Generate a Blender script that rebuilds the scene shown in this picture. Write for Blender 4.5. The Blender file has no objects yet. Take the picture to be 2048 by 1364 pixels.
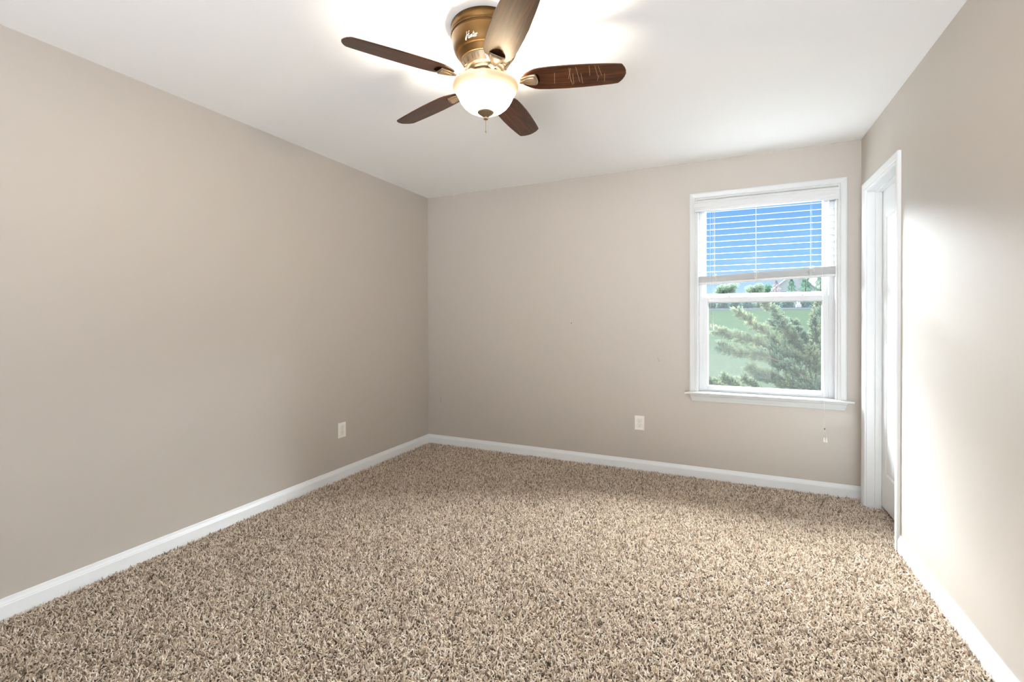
import bpy, bmesh, math, random
import numpy as np
from mathutils import Vector, Matrix, Euler, noise as mnoise

# ------------------------------------------------------------------ scene, camera, sky, exposure
sc = bpy.context.scene
COL = sc.collection
random.seed(7)

# room frame: left wall X=0, back wall Y=0 (room towards -Y), Z=0 at the top of the carpet pile
W, H, REAR = 3.549, 2.44, -5.3
CAM = Vector((2.7068, -3.8528, 1.2191))
YAW, PITCH, ROLL, FPX = 0.43287, -0.00629, -0.0025, 922.19

cam_data = bpy.data.cameras.new('camera')
cam = bpy.data.objects.new('camera', cam_data)
COL.objects.link(cam)
sc.camera = cam
cam_data.sensor_fit = 'HORIZONTAL'
cam_data.sensor_width = 36.0
cam_data.lens = 36.0 * FPX / 2048.0
cam_data.shift_y = -36.54 / 2048.0
cam_data.clip_start, cam_data.clip_end = 0.02, 600
_f = Vector((-math.sin(YAW) * math.cos(PITCH), math.cos(YAW) * math.cos(PITCH), math.sin(PITCH)))
_r0 = Vector((math.cos(YAW), math.sin(YAW), 0))
_u0 = _r0.cross(_f)
_r = _r0 * math.cos(ROLL) + _u0 * math.sin(ROLL)
_u = _r.cross(_f)
cam.matrix_world = Matrix(((_r.x, _u.x, -_f.x, CAM.x), (_r.y, _u.y, -_f.y, CAM.y), (_r.z, _u.z, -_f.z, CAM.z), (0, 0, 0, 1)))

sc.view_settings.view_transform = 'Standard'
sc.view_settings.look = 'None'
sc.view_settings.gamma = 1.0
sc.view_settings.exposure = 0.65
sc.view_settings.use_curve_mapping = False
sc.cycles.max_bounces = 10
sc.cycles.diffuse_bounces = 6
sc.cycles.transparent_max_bounces = 16
sc.cycles.use_denoising = True
sc.cycles.sample_clamp_indirect = 6.0
sc.cycles.caustics_reflective = False
sc.cycles.caustics_refractive = False

FILL_NORTH = 88.0     # bright band added above the visible blue sky to light the room
FILL_SOUTH = 2.5      # fill light added behind the camera, strongest below the horizon
BULB_W = 25.0

world = bpy.data.worlds.new('daylight')
sc.world = world
world.use_nodes = True


def build_world():
    nt = world.node_tree
    nt.nodes.clear()
    N = nt.nodes.new
    L = nt.links.new
    tc = N('ShaderNodeTexCoord')
    sep = N('ShaderNodeSeparateXYZ')
    L(tc.outputs['Generated'], sep.inputs[0])

    def mr(src, a, b, c, d, smooth=True):
        m = N('ShaderNodeMapRange')
        m.interpolation_type = 'SMOOTHSTEP' if smooth else 'LINEAR'
        m.inputs['From Min'].default_value = a
        m.inputs['From Max'].default_value = b
        m.inputs['To Min'].default_value = c
        m.inputs['To Max'].default_value = d
        L(src, m.inputs['Value'])
        return m.outputs['Result']

    ramp = N('ShaderNodeValToRGB')
    e = ramp.color_ramp.elements
    e[0].position, e[0].color = 0.10, (0.60, 0.83, 1.0, 1)
    e[1].position, e[1].color = 0.75, (0.25, 0.53, 0.98, 1)
    e2 = ramp.color_ramp.elements.new(0.42)
    e2.color = (0.33, 0.63, 1.0, 1)
    L(mr(sep.outputs['Z'], 0.02, 0.25, 0, 1, False), ramp.inputs['Fac'])
    # thin clouds
    mp = N('ShaderNodeMapping')
    mp.inputs['Scale'].default_value = (2.2, 2.2, 7.0)
    L(tc.outputs['Generated'], mp.inputs['Vector'])
    nz = N('ShaderNodeTexNoise')
    nz.inputs['Scale'].default_value = 2.6
    nz.inputs['Detail'].default_value = 6
    nz.inputs['Roughness'].default_value = 0.6
    L(mp.outputs[0], nz.inputs['Vector'])
    cl = mr(nz.outputs['Fac'], 0.52, 0.74, 0, 0.42)
    mix = N('ShaderNodeMix')
    mix.data_type = 'RGBA'
    L(cl, mix.inputs['Factor'])
    L(ramp.outputs['Color'], mix.inputs['A'])
    mix.inputs['B'].default_value = (0.86, 0.95, 1.0, 1)
    bg_sky = N('ShaderNodeBackground')
    L(mix.outputs['Result'], bg_sky.inputs['Color'])
    bg_sky.inputs['Strength'].default_value = 0.64
    # unseen bright band added higher up, lights the room through the window
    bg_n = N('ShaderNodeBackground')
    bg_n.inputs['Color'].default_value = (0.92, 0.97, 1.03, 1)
    bg_n.inputs['Strength'].default_value = FILL_NORTH
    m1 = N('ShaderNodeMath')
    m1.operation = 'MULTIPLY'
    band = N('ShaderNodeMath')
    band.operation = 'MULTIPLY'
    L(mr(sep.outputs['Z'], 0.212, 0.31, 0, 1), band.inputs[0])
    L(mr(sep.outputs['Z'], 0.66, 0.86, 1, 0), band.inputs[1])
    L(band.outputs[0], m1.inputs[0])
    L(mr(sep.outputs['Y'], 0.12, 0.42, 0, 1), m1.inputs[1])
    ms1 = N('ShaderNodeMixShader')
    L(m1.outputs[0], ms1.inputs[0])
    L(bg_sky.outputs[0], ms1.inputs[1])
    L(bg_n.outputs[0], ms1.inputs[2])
    # white fill added behind the camera, enters by the rear opening
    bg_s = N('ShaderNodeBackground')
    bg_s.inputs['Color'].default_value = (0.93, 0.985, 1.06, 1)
    L(mr(sep.outputs['Z'], -0.06, 0.06, FILL_SOUTH * 3.5, FILL_SOUTH), bg_s.inputs['Strength'])
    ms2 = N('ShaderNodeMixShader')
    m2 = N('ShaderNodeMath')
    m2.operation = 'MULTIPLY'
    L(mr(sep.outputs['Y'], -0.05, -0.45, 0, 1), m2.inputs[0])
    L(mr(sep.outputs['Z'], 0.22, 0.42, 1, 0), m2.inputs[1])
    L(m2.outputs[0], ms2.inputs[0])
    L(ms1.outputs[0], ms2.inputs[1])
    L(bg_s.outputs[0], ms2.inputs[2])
    out = N('ShaderNodeOutputWorld')
    L(ms2.outputs[0], out.inputs['Surface'])


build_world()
try:
    world.cycles.sampling_method = 'MANUAL'
    world.cycles.sample_map_resolution = 512
except Exception:
    pass


# ------------------------------------------------------------------ materials
def mat(name, color, rough=0.5, spec=0.5, metal=0.0, coat=0.0, bump=None, vary=None):
    """principled material; bump=(scale, strength, distance) noise bump; vary=(scale, amount) noise colour variation"""
    m = bpy.data.materials.new(name)
    m.use_nodes = True
    nt = m.node_tree
    b = nt.nodes['Principled BSDF']
    b.inputs['Base Color'].default_value = (*color, 1)
    b.inputs['Roughness'].default_value = rough
    b.inputs['Specular IOR Level'].default_value = spec
    b.inputs['Metallic'].default_value = metal
    b.inputs['Coat Weight'].default_value = coat
    b.inputs['Coat Roughness'].default_value = 0.25
    tc = nt.nodes.new('ShaderNodeTexCoord')
    if bump:
        n = nt.nodes.new('ShaderNodeTexNoise')
        n.inputs['Scale'].default_value = bump[0]
        n.inputs['Detail'].default_value = 4
        nt.links.new(tc.outputs['Object'], n.inputs['Vector'])
        bp = nt.nodes.new('ShaderNodeBump')
        bp.inputs['Strength'].default_value = bump[1]
        bp.inputs['Distance'].default_value = bump[2]
        nt.links.new(n.outputs['Fac'], bp.inputs['Height'])
        nt.links.new(bp.outputs[0], b.inputs['Normal'])
    if vary:
        n = nt.nodes.new('ShaderNodeTexNoise')
        n.inputs['Scale'].default_value = vary[0]
        n.inputs['Detail'].default_value = 3
        nt.links.new(tc.outputs['Object'], n.inputs['Vector'])
        mx = nt.nodes.new('ShaderNodeMix')
        mx.data_type = 'RGBA'
        a = vary[1]
        mx.inputs['A'].default_value = (*[c * (1 - a) for c in color], 1)
        mx.inputs['B'].default_value = (*[min(1, c * (1 + a)) for c in color], 1)
        nt.links.new(n.outputs['Fac'], mx.inputs['Factor'])
        nt.links.new(mx.outputs['Result'], b.inputs['Base Color'])
    return m


M = {}
M['wall'] = mat('greige_paint', (0.465, 0.42, 0.373), 0.52, 0.9, bump=(260, 0.12, 0.0006), vary=(1.6, 0.012))
M['ceiling'] = mat('ceiling_paint', (0.95, 0.955, 0.955), 0.8, 0.3, bump=(180, 0.08, 0.0006))
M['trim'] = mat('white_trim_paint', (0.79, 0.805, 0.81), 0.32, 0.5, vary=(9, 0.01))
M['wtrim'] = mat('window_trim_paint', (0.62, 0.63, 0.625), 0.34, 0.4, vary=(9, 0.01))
M['vinyl'] = mat('white_vinyl', (0.60, 0.61, 0.62), 0.35, 0.5, vary=(6, 0.008))
M['slat'] = mat('white_blind_slat', (0.62, 0.63, 0.63), 0.4, 0.5, vary=(12, 0.01))
M['cord'] = mat('white_cord', (0.82, 0.82, 0.79), 0.7, 0.2, vary=(40, 0.03))
M['tassel'] = mat('cream_tassel', (0.80, 0.77, 0.68), 0.4, 0.5, vary=(30, 0.02))
M['plate'] = mat('outlet_plastic', (0.84, 0.82, 0.75), 0.35, 0.5, vary=(30, 0.01))
M['scoop_shade'] = mat('painted_scoop_shade', (0.020, 0.008, 0.0035), 0.9, 0.05, vary=(30, 0.1))
M['groove'] = mat('outlet_groove', (0.42, 0.40, 0.35), 0.6, 0.3, vary=(30, 0.05))
M['dark'] = mat('dark_slot', (0.03, 0.028, 0.025), 0.6, 0.3, vary=(30, 0.1))
M['backing'] = mat('carpet_backing', (0.10, 0.075, 0.058), 0.95, 0.1, vary=(60, 0.2))
M['concrete'] = mat('subfloor', (0.35, 0.30, 0.25), 0.9, 0.2, vary=(8, 0.1))
M['bronze'] = mat('antique_bronze', (0.090, 0.047, 0.0145), 0.44, 0.4, metal=0.85, vary=(14, 0.16), bump=(900, 0.08, 0.0003))
M['pewter'] = mat('pewter_bronze', (0.17, 0.125, 0.08), 0.42, 0.5, metal=0.6, vary=(18, 0.12))
M['fitting'] = mat('brushed_bronze_iron', (0.33, 0.245, 0.155), 0.34, 0.6, metal=0.6, vary=(25, 0.1))
M['logo'] = mat('cream_lettering', (0.88, 0.80, 0.70), 0.5, 0.4, vary=(40, 0.02))
M['scuff'] = mat('scuff_grey', (0.20, 0.17, 0.14), 0.8, 0.2, vary=(80, 0.1))
M['scratch'] = mat('wood_scratch', (0.50, 0.36, 0.24), 0.7, 0.2, vary=(120, 0.2))


def wood_material():
    m = bpy.data.materials.new('walnut_blade')
    m.use_nodes = True
    nt = m.node_tree
    N, L = nt.nodes.new, nt.links.new
    b = nt.nodes['Principled BSDF']
    tc = N('ShaderNodeTexCoord')
    oi = N('ShaderNodeObjectInfo')
    va = N('ShaderNodeVectorMath')
    va.operation = 'SCALE'
    va.inputs[0].default_value = (9.1, 5.3, 3.7)
    L(oi.outputs['Random'], va.inputs['Scale'])
    ad = N('ShaderNodeVectorMath')
    L(tc.outputs['Object'], ad.inputs[0])
    L(va.outputs[0], ad.inputs[1])
    mp = N('ShaderNodeMapping')
    mp.inputs['Scale'].default_value = (1.6, 26, 26)
    L(ad.outputs[0], mp.inputs['Vector'])
    n1 = N('ShaderNodeTexNoise')
    n1.inputs['Scale'].default_value = 3.0
    n1.inputs['Detail'].default_value = 7
    n1.inputs['Roughness'].default_value = 0.62
    n1.inputs['Distortion'].default_value = 0.9
    L(mp.outputs[0], n1.inputs['Vector'])
    r = N('ShaderNodeValToRGB')
    e = r.color_ramp.elements
    e[0].position, e[0].color = 0.30, (0.010, 0.0032, 0.0014, 1)
    e[1].position, e[1].color = 0.72, (0.110, 0.036, 0.0085, 1)
    x = r.color_ramp.elements.new(0.5)
    x.color = (0.045, 0.013, 0.0035, 1)
    L(n1.outputs['Fac'], r.inputs['Fac'])
    L(r.outputs['Color'], b.inputs['Base Color'])
    b.inputs['Roughness'].default_value = 0.36
    b.inputs['Specular IOR Level'].default_value = 0.35
    b.inputs['Coat Weight'].default_value = 0.25
    b.inputs['Coat Roughness'].default_value = 0.27
    bp = N('ShaderNodeBump')
    bp.inputs['Strength'].default_value = 0.15
    bp.inputs['Distance'].default_value = 0.0006
    L(n1.outputs['Fac'], bp.inputs['Height'])
    L(bp.outputs[0], b.inputs['Normal'])
    return m


def bowl_material():
    """marbled amber-white glass of a lit lamp: lets the bulbs' light through and glows a little"""
    m = bpy.data.materials.new('marbled_lamp_glass')
    m.use_nodes = True
    nt = m.node_tree
    N, L = nt.nodes.new, nt.links.new
    nt.nodes.remove(nt.nodes['Principled BSDF'])
    out = nt.nodes['Material Output']
    tc = N('ShaderNodeTexCoord')
    nz = N('ShaderNodeTexNoise')
    nz.inputs['Scale'].default_value = 9
    nz.inputs['Detail'].default_value = 5
    nz.inputs['Distortion'].default_value = 1.6
    L(tc.outputs['Object'], nz.inputs['Vector'])
    r = N('ShaderNodeValToRGB')
    e = r.color_ramp.elements
    e[0].position, e[0].color = 0.32, (0.0045, 0.0025, 0.0010, 1)
    e[1].position, e[1].color = 0.66, (0.008, 0.0052, 0.0026, 1)
    L(nz.outputs['Fac'], r.inputs['Fac'])
    tr = N('ShaderNodeBsdfTranslucent')
    df = N('ShaderNodeBsdfDiffuse')
    gl = N('ShaderNodeBsdfGlossy')
    gl.inputs['Roughness'].default_value = 0.25
    em = N('ShaderNodeEmission')
    em.inputs['Strength'].default_value = 0.24
    # bulb glow shaped into the glass colour: bright towards the bottom, amber lip
    sp = N('ShaderNodeSeparateXYZ')
    L(tc.outputs['Object'], sp.inputs[0])
    mr = N('ShaderNodeMapRange')
    mr.interpolation_type = 'SMOOTHSTEP'
    mr.inputs['From Min'].default_value = 2.188 - H
    mr.inputs['From Max'].default_value = 2.128 - H
    L(sp.outputs['Z'], mr.inputs['Value'])
    mg = N('ShaderNodeMix')
    mg.data_type = 'RGBA'
    L(mr.outputs['Result'], mg.inputs['Factor'])
    L(r.outputs['Color'], mg.inputs['A'])
    mg.inputs['B'].default_value = (0.10, 0.080, 0.052, 1)
    L(mg.outputs['Result'], tr.inputs['Color'])
    em.inputs['Color'].default_value = (1.0, 0.66, 0.34, 1)
    df.inputs['Color'].default_value = (0.72, 0.66, 0.56, 1)
    m1 = N('ShaderNodeMixShader')
    m1.inputs[0].default_value = 0.35
    L(tr.outputs[0], m1.inputs[1])
    L(df.outputs[0], m1.inputs[2])
    m2 = N('ShaderNodeMixShader')
    m2.inputs[0].default_value = 0.04
    L(m1.outputs[0], m2.inputs[1])
    L(gl.outputs[0], m2.inputs[2])
    # part of the bulbs' light goes straight through
    tp = N('ShaderNodeBsdfTransparent')
    tp.inputs['Color'].default_value = (1.0, 0.92, 0.78, 1)
    mf = N('ShaderNodeMapRange')
    mf.inputs['To Min'].default_value = 0.0
    mf.inputs['To Max'].default_value = 0.22
    L(mr.outputs['Result'], mf.inputs['Value'])
    m3 = N('ShaderNodeMixShader')
    L(mf.outputs['Result'], m3.inputs[0])
    L(m2.outputs[0], m3.inputs[1])
    L(tp.outputs[0], m3.inputs[2])
    ad = N('ShaderNodeAddShader')
    L(m3.outputs[0], ad.inputs[0])
    L(em.outputs[0], ad.inputs[1])
    L(ad.outputs[0], out.inputs['Surface'])
    return m


def glass_material():
    m = bpy.data.materials.new('window_glass')
    m.use_nodes = True
    nt = m.node_tree
    N, L = nt.nodes.new, nt.links.new
    nt.nodes.remove(nt.nodes['Principled BSDF'])
    out = nt.nodes['Material Output']
    t = N('ShaderNodeBsdfTransparent')
    t.inputs['Color'].default_value = (0.975, 0.99, 0.985, 1)
    g = N('ShaderNodeBsdfGlossy')
    g.inputs['Roughness'].default_value = 0.02
    fr = N('ShaderNodeFresnel')
    fr.inputs['IOR'].default_value = 1.13
    mx = N('ShaderNodeMixShader')
    L(fr.outputs[0], mx.inputs[0])
    L(t.outputs[0], mx.inputs[1])
    L(g.outputs[0], mx.inputs[2])
    L(mx.outputs[0], out.inputs['Surface'])
    return m


def screen_material():
    """fine grey insect mesh, seen only as a pale veil"""
    m = bpy.data.materials.new('insect_mesh')
    m.use_nodes = True
    nt = m.node_tree
    N, L = nt.nodes.new, nt.links.new
    nt.nodes.remove(nt.nodes['Principled BSDF'])
    out = nt.nodes['Material Output']
    t = N('ShaderNodeBsdfTransparent')
    d = N('ShaderNodeBsdfTranslucent')
    d.inputs['Color'].default_value = (0.20, 0.22, 0.21, 1)
    mx = N('ShaderNodeMixShader')
    mx.inputs[0].default_value = 0.014
    L(t.outputs[0], mx.inputs[1])
    L(d.outputs[0], mx.inputs[2])
    L(mx.outputs[0], out.inputs['Surface'])
    return m


def leaf_material(name, c1, c2, trans=0.3, scale=3.0):
    m = bpy.data.materials.new(name)
    m.use_nodes = True
    nt = m.node_tree
    N, L = nt.nodes.new, nt.links.new
    nt.nodes.remove(nt.nodes['Principled BSDF'])
    out = nt.nodes['Material Output']
    tc = N('ShaderNodeTexCoord')
    nz = N('ShaderNodeTexNoise')
    nz.inputs['Scale'].default_value = scale
    nz.inputs['Detail'].default_value = 6
    nz.inputs['Roughness'].default_value = 0.7
    L(tc.outputs['Object'], nz.inputs['Vector'])
    r = N('ShaderNodeValToRGB')
    r.color_ramp.elements[0].position, r.color_ramp.elements[0].color = 0.34, (*c1, 1)
    r.color_ramp.elements[1].position, r.color_ramp.elements[1].color = 0.66, (*c2, 1)
    L(nz.outputs['Fac'], r.inputs['Fac'])
    d = N('ShaderNodeBsdfDiffuse')
    t = N('ShaderNodeBsdfTranslucent')
    L(r.outputs['Color'], d.inputs['Color'])
    L(r.outputs['Color'], t.inputs['Color'])
    mx = N('ShaderNodeMixShader')
    mx.inputs[0].default_value = trans
    L(d.outputs[0], mx.inputs[1])
    L(t.outputs[0], mx.inputs[2])
    L(mx.outputs[0], out.inputs['Surface'])
    return m


def carpet_material():
    m = bpy.data.materials.new('carpet_yarn')
    m.use_nodes = True
    nt = m.node_tree
    N, L = nt.nodes.new, nt.links.new
    b = nt.nodes['Principled BSDF']
    hi = N('ShaderNodeHairInfo')
    r = N('ShaderNodeValToRGB')
    e = r.color_ramp.elements
    e[0].position, e[0].color = 0.0, (0.13, 0.082, 0.048, 1)  # brown flecks; the darkest tones also stand in for deep shadow between tufts
    e[1].position, e[1].color = 1.0, (0.93, 0.855, 0.755, 1)
    a = r.color_ramp.elements.new(0.3)
    a.color = (0.47, 0.365, 0.265, 1)
    c = r.color_ramp.elements.new(0.7)
    c.color = (0.77, 0.65, 0.515, 1)
    L(hi.outputs['Random'], r.inputs['Fac'])
    L(r.outputs['Color'], b.inputs['Base Color'])
    b.inputs['Roughness'].default_value = 0.75
    b.inputs['Specular IOR Level'].default_value = 0.25
    b.inputs['Sheen Weight'].default_value = 0.4
    t = N('ShaderNodeBsdfTranslucent')
    L(r.outputs['Color'], t.inputs['Color'])
    mx = N('ShaderNodeMixShader')
    mx.inputs[0].default_value = 0.16
    L(b.outputs[0], mx.inputs[1])
    L(t.outputs[0], mx.inputs[2])
    L(mx.outputs[0], nt.nodes['Material Output'].inputs['Surface'])
    return m


M['wood'] = wood_material()
M['bowl'] = bowl_material()
M['glass'] = glass_material()
M['screen'] = screen_material()
M['carpet'] = carpet_material()


# ------------------------------------------------------------------ mesh helpers
class MB:
    """collects shapes into one mesh"""

    def __init__(self):
        self.v, self.f, self.mi, self.sm = [], [], [], []

    def add(self, verts, faces, mi=0, smooth=False):
        o = len(self.v)
        self.v.extend([tuple(x) for x in verts])
        for f in faces:
            self.f.append(tuple(o + i for i in f))
            self.mi.append(mi)
            self.sm.append(smooth)

    def box(self, x0, x1, y0, y1, z0, z1, mi=0):
        vs = [(x, y, z) for z in (z0, z1) for y in (y0, y1) for x in (x0, x1)]
        self.add(vs, [(0, 2, 3, 1), (4, 5, 7, 6), (0, 1, 5, 4), (2, 6, 7, 3), (0, 4, 6, 2), (1, 3, 7, 5)], mi)

    def bevbox(self, x0, x1, y0, y1, z0, z1, b, mi=0):
        bm = bmesh.new()
        bmesh.ops.create_cube(bm, size=1.0)
        for v in bm.verts:
            v.co = Vector(((x0 + x1) / 2 + v.co.x * (x1 - x0), (y0 + y1) / 2 + v.co.y * (y1 - y0), (z0 + z1) / 2 + v.co.z * (z1 - z0)))
        bmesh.ops.bevel(bm, geom=bm.edges[:], offset=b, segments=2, affect='EDGES', profile=0.5)
        bm.verts.index_update()
        self.add([v.co[:] for v in bm.verts], [[v.index for v in f.verts] for f in bm.faces], mi)
        bm.free()

    def lathe(self, prof, seg=48, mi=0, c=(0, 0, 0), smooth=True, cap=False):
        n = len(prof)
        vs = []
        for k in range(seg):
            a = 2 * math.pi * k / seg
            for (z, r) in prof:
                vs.append((c[0] + r * math.cos(a), c[1] + r * math.sin(a), c[2] + z))
        fs = []
        for k in range(seg):
            k2 = (k + 1) % seg
            for i in range(n - 1):
                fs.append((k * n + i, k2 * n + i, k2 * n + i + 1, k * n + i + 1))
        self.add(vs, fs, mi, smooth)
        if cap:
            self.add([vs[k * n] for k in range(seg)], [tuple(range(seg))], mi)
            self.add([vs[k * n + n - 1] for k in range(seg)], [tuple(range(seg))[::-1]], mi)

    def tube(self, pts, rad, sides=6, mi=0, smooth=True):
        pts = [Vector(p) for p in pts]
        rads = rad if isinstance(rad, (list, tuple)) else [rad] * len(pts)
        rings = []
        prev = None
        for i, p in enumerate(pts):
            t = (pts[min(i + 1, len(pts) - 1)] - pts[max(i - 1, 0)])
            t = t.normalized() if t.length > 1e-9 else Vector((0, 0, 1))
            if prev is None:
                ref = Vector((0, 0, 1)) if abs(t.z) < 0.9 else Vector((1, 0, 0))
                n = t.cross(ref).normalized()
            else:
                n = (prev - t * prev.dot(t))
                n = n.normalized() if n.length > 1e-6 else t.orthogonal().normalized()
            prev = n
            b = t.cross(n)
            rings.append([p + (n * math.cos(2 * math.pi * k / sides) + b * math.sin(2 * math.pi * k / sides)) * rads[i] for k in range(sides)])
        vs = [v for r in rings for v in r]
        fs = []
        for i in range(len(rings) - 1):
            for k in range(sides):
                k2 = (k + 1) % sides
                fs.append((i * sides + k, i * sides + k2, (i + 1) * sides + k2, (i + 1) * sides + k))
        fs.append(tuple(range(sides))[::-1])
        fs.append(tuple((len(rings) - 1) * sides + k for k in range(sides)))
        self.add(vs, fs, mi, smooth)

    def sweep(self, path, prof, mi=0, caps=True):
        """prof: list of (u, w) ; path: list of (origin, U axis, Wd axis): vertex = o + U*u + Wd*w"""
        n = len(prof)
        vs = []
        for (o, U, Wd) in path:
            o, U, Wd = Vector(o), Vector(U), Vector(Wd)
            for (u, w) in prof:
                vs.append(o + U * u + Wd * w)
        fs = []
        for i in range(len(path) - 1):
            for k in range(n):
                k2 = (k + 1) % n
                fs.append((i * n + k, i * n + k2, (i + 1) * n + k2, (i + 1) * n + k))
        if caps:
            fs.append(tuple(range(n))[::-1])
            fs.append(tuple((len(path) - 1) * n + k for k in range(n)))
        self.add(vs, fs, mi)

    def build(self, name, mats, parent=None, world_origin=None, fixn=True):
        me = bpy.data.meshes.new(name)
        vs = self.v
        if world_origin is not None:
            w = Vector(world_origin)
            vs = [tuple(Vector(v) - w) for v in vs]
        me.from_pydata(vs, [], self.f)
        mats = mats if isinstance(mats, (list, tuple)) else [mats]
        for m in mats:
            me.materials.append(m)
        me.polygons.foreach_set('material_index', self.mi)
        me.polygons.foreach_set('use_smooth', self.sm)
        if fixn:
            bm = bmesh.new()
            bm.from_mesh(me)
            bmesh.ops.recalc_face_normals(bm, faces=bm.faces[:])
            bm.to_mesh(me)
            bm.free()
        me.update()
        o = bpy.data.objects.new(name, me)
        COL.objects.link(o)
        if parent is not None:
            o.parent = parent
            if world_origin is not None:
                o.location = parent_inv(parent) @ Vector(world_origin)
            elif parent.type == 'EMPTY' or parent.location.length > 0:
                o.matrix_parent_inverse = parent_inv(parent)
        elif world_origin is not None:
            o.location = world_origin
        return o


def parent_world(o):
    m = Matrix.Identity(4)
    chain = []
    while o is not None:
        chain.append(o)
        o = o.parent
    for x in reversed(chain):
        m = m @ (x.matrix_parent_inverse if x.parent else Matrix.Identity(4)) @ Matrix.LocRotScale(x.location, x.rotation_euler, x.scale)
    return m


def parent_inv(p):
    return parent_world(p).inverted()


def empty(name, loc=(0, 0, 0)):
    o = bpy.data.objects.new(name, None)
    o.empty_display_size = 0.1
    COL.objects.link(o)
    o.location = loc
    return o


def tag(o, label=None, cat=None, group=None, kind=None):
    if label:
        o['label'] = label
    if cat:
        o['category'] = cat
    if group:
        o['group'] = group
    if kind:
        o['kind'] = kind
    return o


# ------------------------------------------------------------------ room shell
WT = 0.12            # wall thickness
FL = -0.024          # subfloor top
# window opening (inside of the casing)
WX0, WX1, WZ0, WZ1 = 2.512, 3.411, 0.640, 2.137
# door opening on the right wall
DY0, DY1, DZ1 = -0.722, -0.142, 2.049
# large opening added behind the camera to let in fill light
RX0, RX1, RZ0, RZ1 = 1.45, 3.45, 0.15, 2.2

mb = MB()
mb.box(-WT, W + 0.9, REAR - WT, 0.14, FL - 0.1, FL)
tag(mb.build('floor', M['concrete']), 'subfloor under the carpet', 'floor', kind='structure')
mb = MB()
mb.box(-WT, W + 0.9, REAR - WT, 0.14, H, H + 0.1)
tag(mb.build('ceiling', M['ceiling']), 'flat white ceiling above the fan', 'ceiling', kind='structure')
mb = MB()
mb.box(-WT, 0, REAR - WT, 0.14, FL, H)
wall_left = tag(mb.build('wall_left', M['wall']), 'long plain greige wall on the left', 'wall', kind='structure')
mb = MB()
mb.box(0, WX0, 0, 0.14, FL, H)
mb.box(WX1, W, 0, 0.14, FL, H)
mb.box(WX0, WX1, 0, 0.14, FL, WZ0)
mb.box(WX0, WX1, 0, 0.14, WZ1, H)
wall_back = tag(mb.build('wall_back', M['wall']), 'greige wall with the window', 'wall', kind='structure')
mb = MB()
mb.box(W, W + WT, REAR - WT, DY0 - 0.004, FL, H)
mb.box(W, W + WT, DY1 + 0.004, 0.14, FL, H)
mb.box(W, W + WT, DY0 - 0.004, DY1 + 0.004, DZ1 + 0.004, H)
tag(mb.build('wall_right', M['wall']), 'greige wall on the right with the white door', 'wall', kind='structure')
mb = MB()
mb.box(0, RX0, REAR - WT, REAR, FL, H)
mb.box(RX1, W, REAR - WT, REAR, FL, H)
mb.box(RX0, RX1, REAR - WT, REAR, FL, RZ0)
mb.box(RX0, RX1, REAR - WT, REAR, RZ1, H)
tag(mb.build('wall_rear', M['wall']), 'greige wall behind the camera with a wide opening added for fill light', 'wall', kind='structure')

# small marks on the back wall
mb = MB()
mb.lathe([(0, 0.0), (0.0005, 0.004)], 10)
for i in range(len(mb.v)):
    x, y, z = mb.v[i]
    mb.v[i] = (1.4959 + x, -0.0004 - z, 1.190 + y)
tag(mb.build('nail_hole', M['dark'], wall_back), 'small dark nail hole')
for (x0, z0, x1, z1, w) in [(0.141, 0.455, 0.149, 0.400, 0.003), (2.214, 0.912, 2.229, 0.880, 0.0022)]:
    mb = MB()
    d = Vector((x1 - x0, 0, z1 - z0)).normalized()
    n = Vector((-d.z, 0, d.x)) * w / 2
    a, b = Vector((x0, -0.0004, z0)), Vector((x1, -0.0004, z1))
    mb.add([a - n, a + n, b + n, b - n], [(0, 1, 2, 3)])
    tag(mb.build('scuff_mark', M['scuff'], wall_back), 'thin grey scuff mark')

# baseboards
BH = 0.075
bprof = [(0, FL), (0.0125, FL), (0.0125, 0.046), (0.0105, 0.051), (0.0105, 0.054), (0.0085, 0.058), (0.0062, 0.066), (0.0052, 0.0725), (0.0040, BH), (0, BH)]


def baseboard(name, a, b, out, label):
    mb = MB()
    mb.sweep([(a, out, (0, 0, 1)), (b, out, (0, 0, 1))], bprof)
    return tag(mb.build(name, M['trim']), label, 'baseboard', kind='structure')


baseboard('baseboard_left', (0, REAR, 0), (0, 0, 0), (1, 0, 0), 'white baseboard along the left wall')
baseboard('baseboard_back', (0, 0, 0), (W, 0, 0), (0, -1, 0), 'white baseboard under the window')
baseboard('baseboard_right', (W, REAR, 0), (W, -0.7855, 0), (-1, 0, 0), 'white baseboard along the right wall')

# ------------------------------------------------------------------ carpet (real pile)
me = bpy.data.meshes.new('carpet')
bm = bmesh.new()
step = 0.1


def grid(bm, x0, x1, y0, y1, z):
    nx, ny = max(1, round((x1 - x0) / step)), max(1, round((y1 - y0) / step))
    vv = [[bm.verts.new((x0 + (x1 - x0) * i / nx, y0 + (y1 - y0) * j / ny, z)) for j in range(ny + 1)] for i in range(nx + 1)]
    for i in range(nx):
        for j in range(ny):
            bm.faces.new((vv[i][j], vv[i + 1][j], vv[i + 1][j + 1], vv[i][j + 1]))


grid(bm, 0.013, W - 0.013, REAR + 0.02, -0.013, -0.019)
grid(bm, W - 0.013, W + 0.11, DY0 + 0.019, DY1 - 0.019, -0.019)
bm.to_mesh(me)
bm.free()
me.materials.append(M['backing'])
me.materials.append(M['carpet'])
carpet = bpy.data.objects.new('carpet', me)
COL.objects.link(carpet)
tag(carpet, 'beige and brown flecked carpet pile covering the whole floor', 'carpet', kind='stuff')


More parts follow.
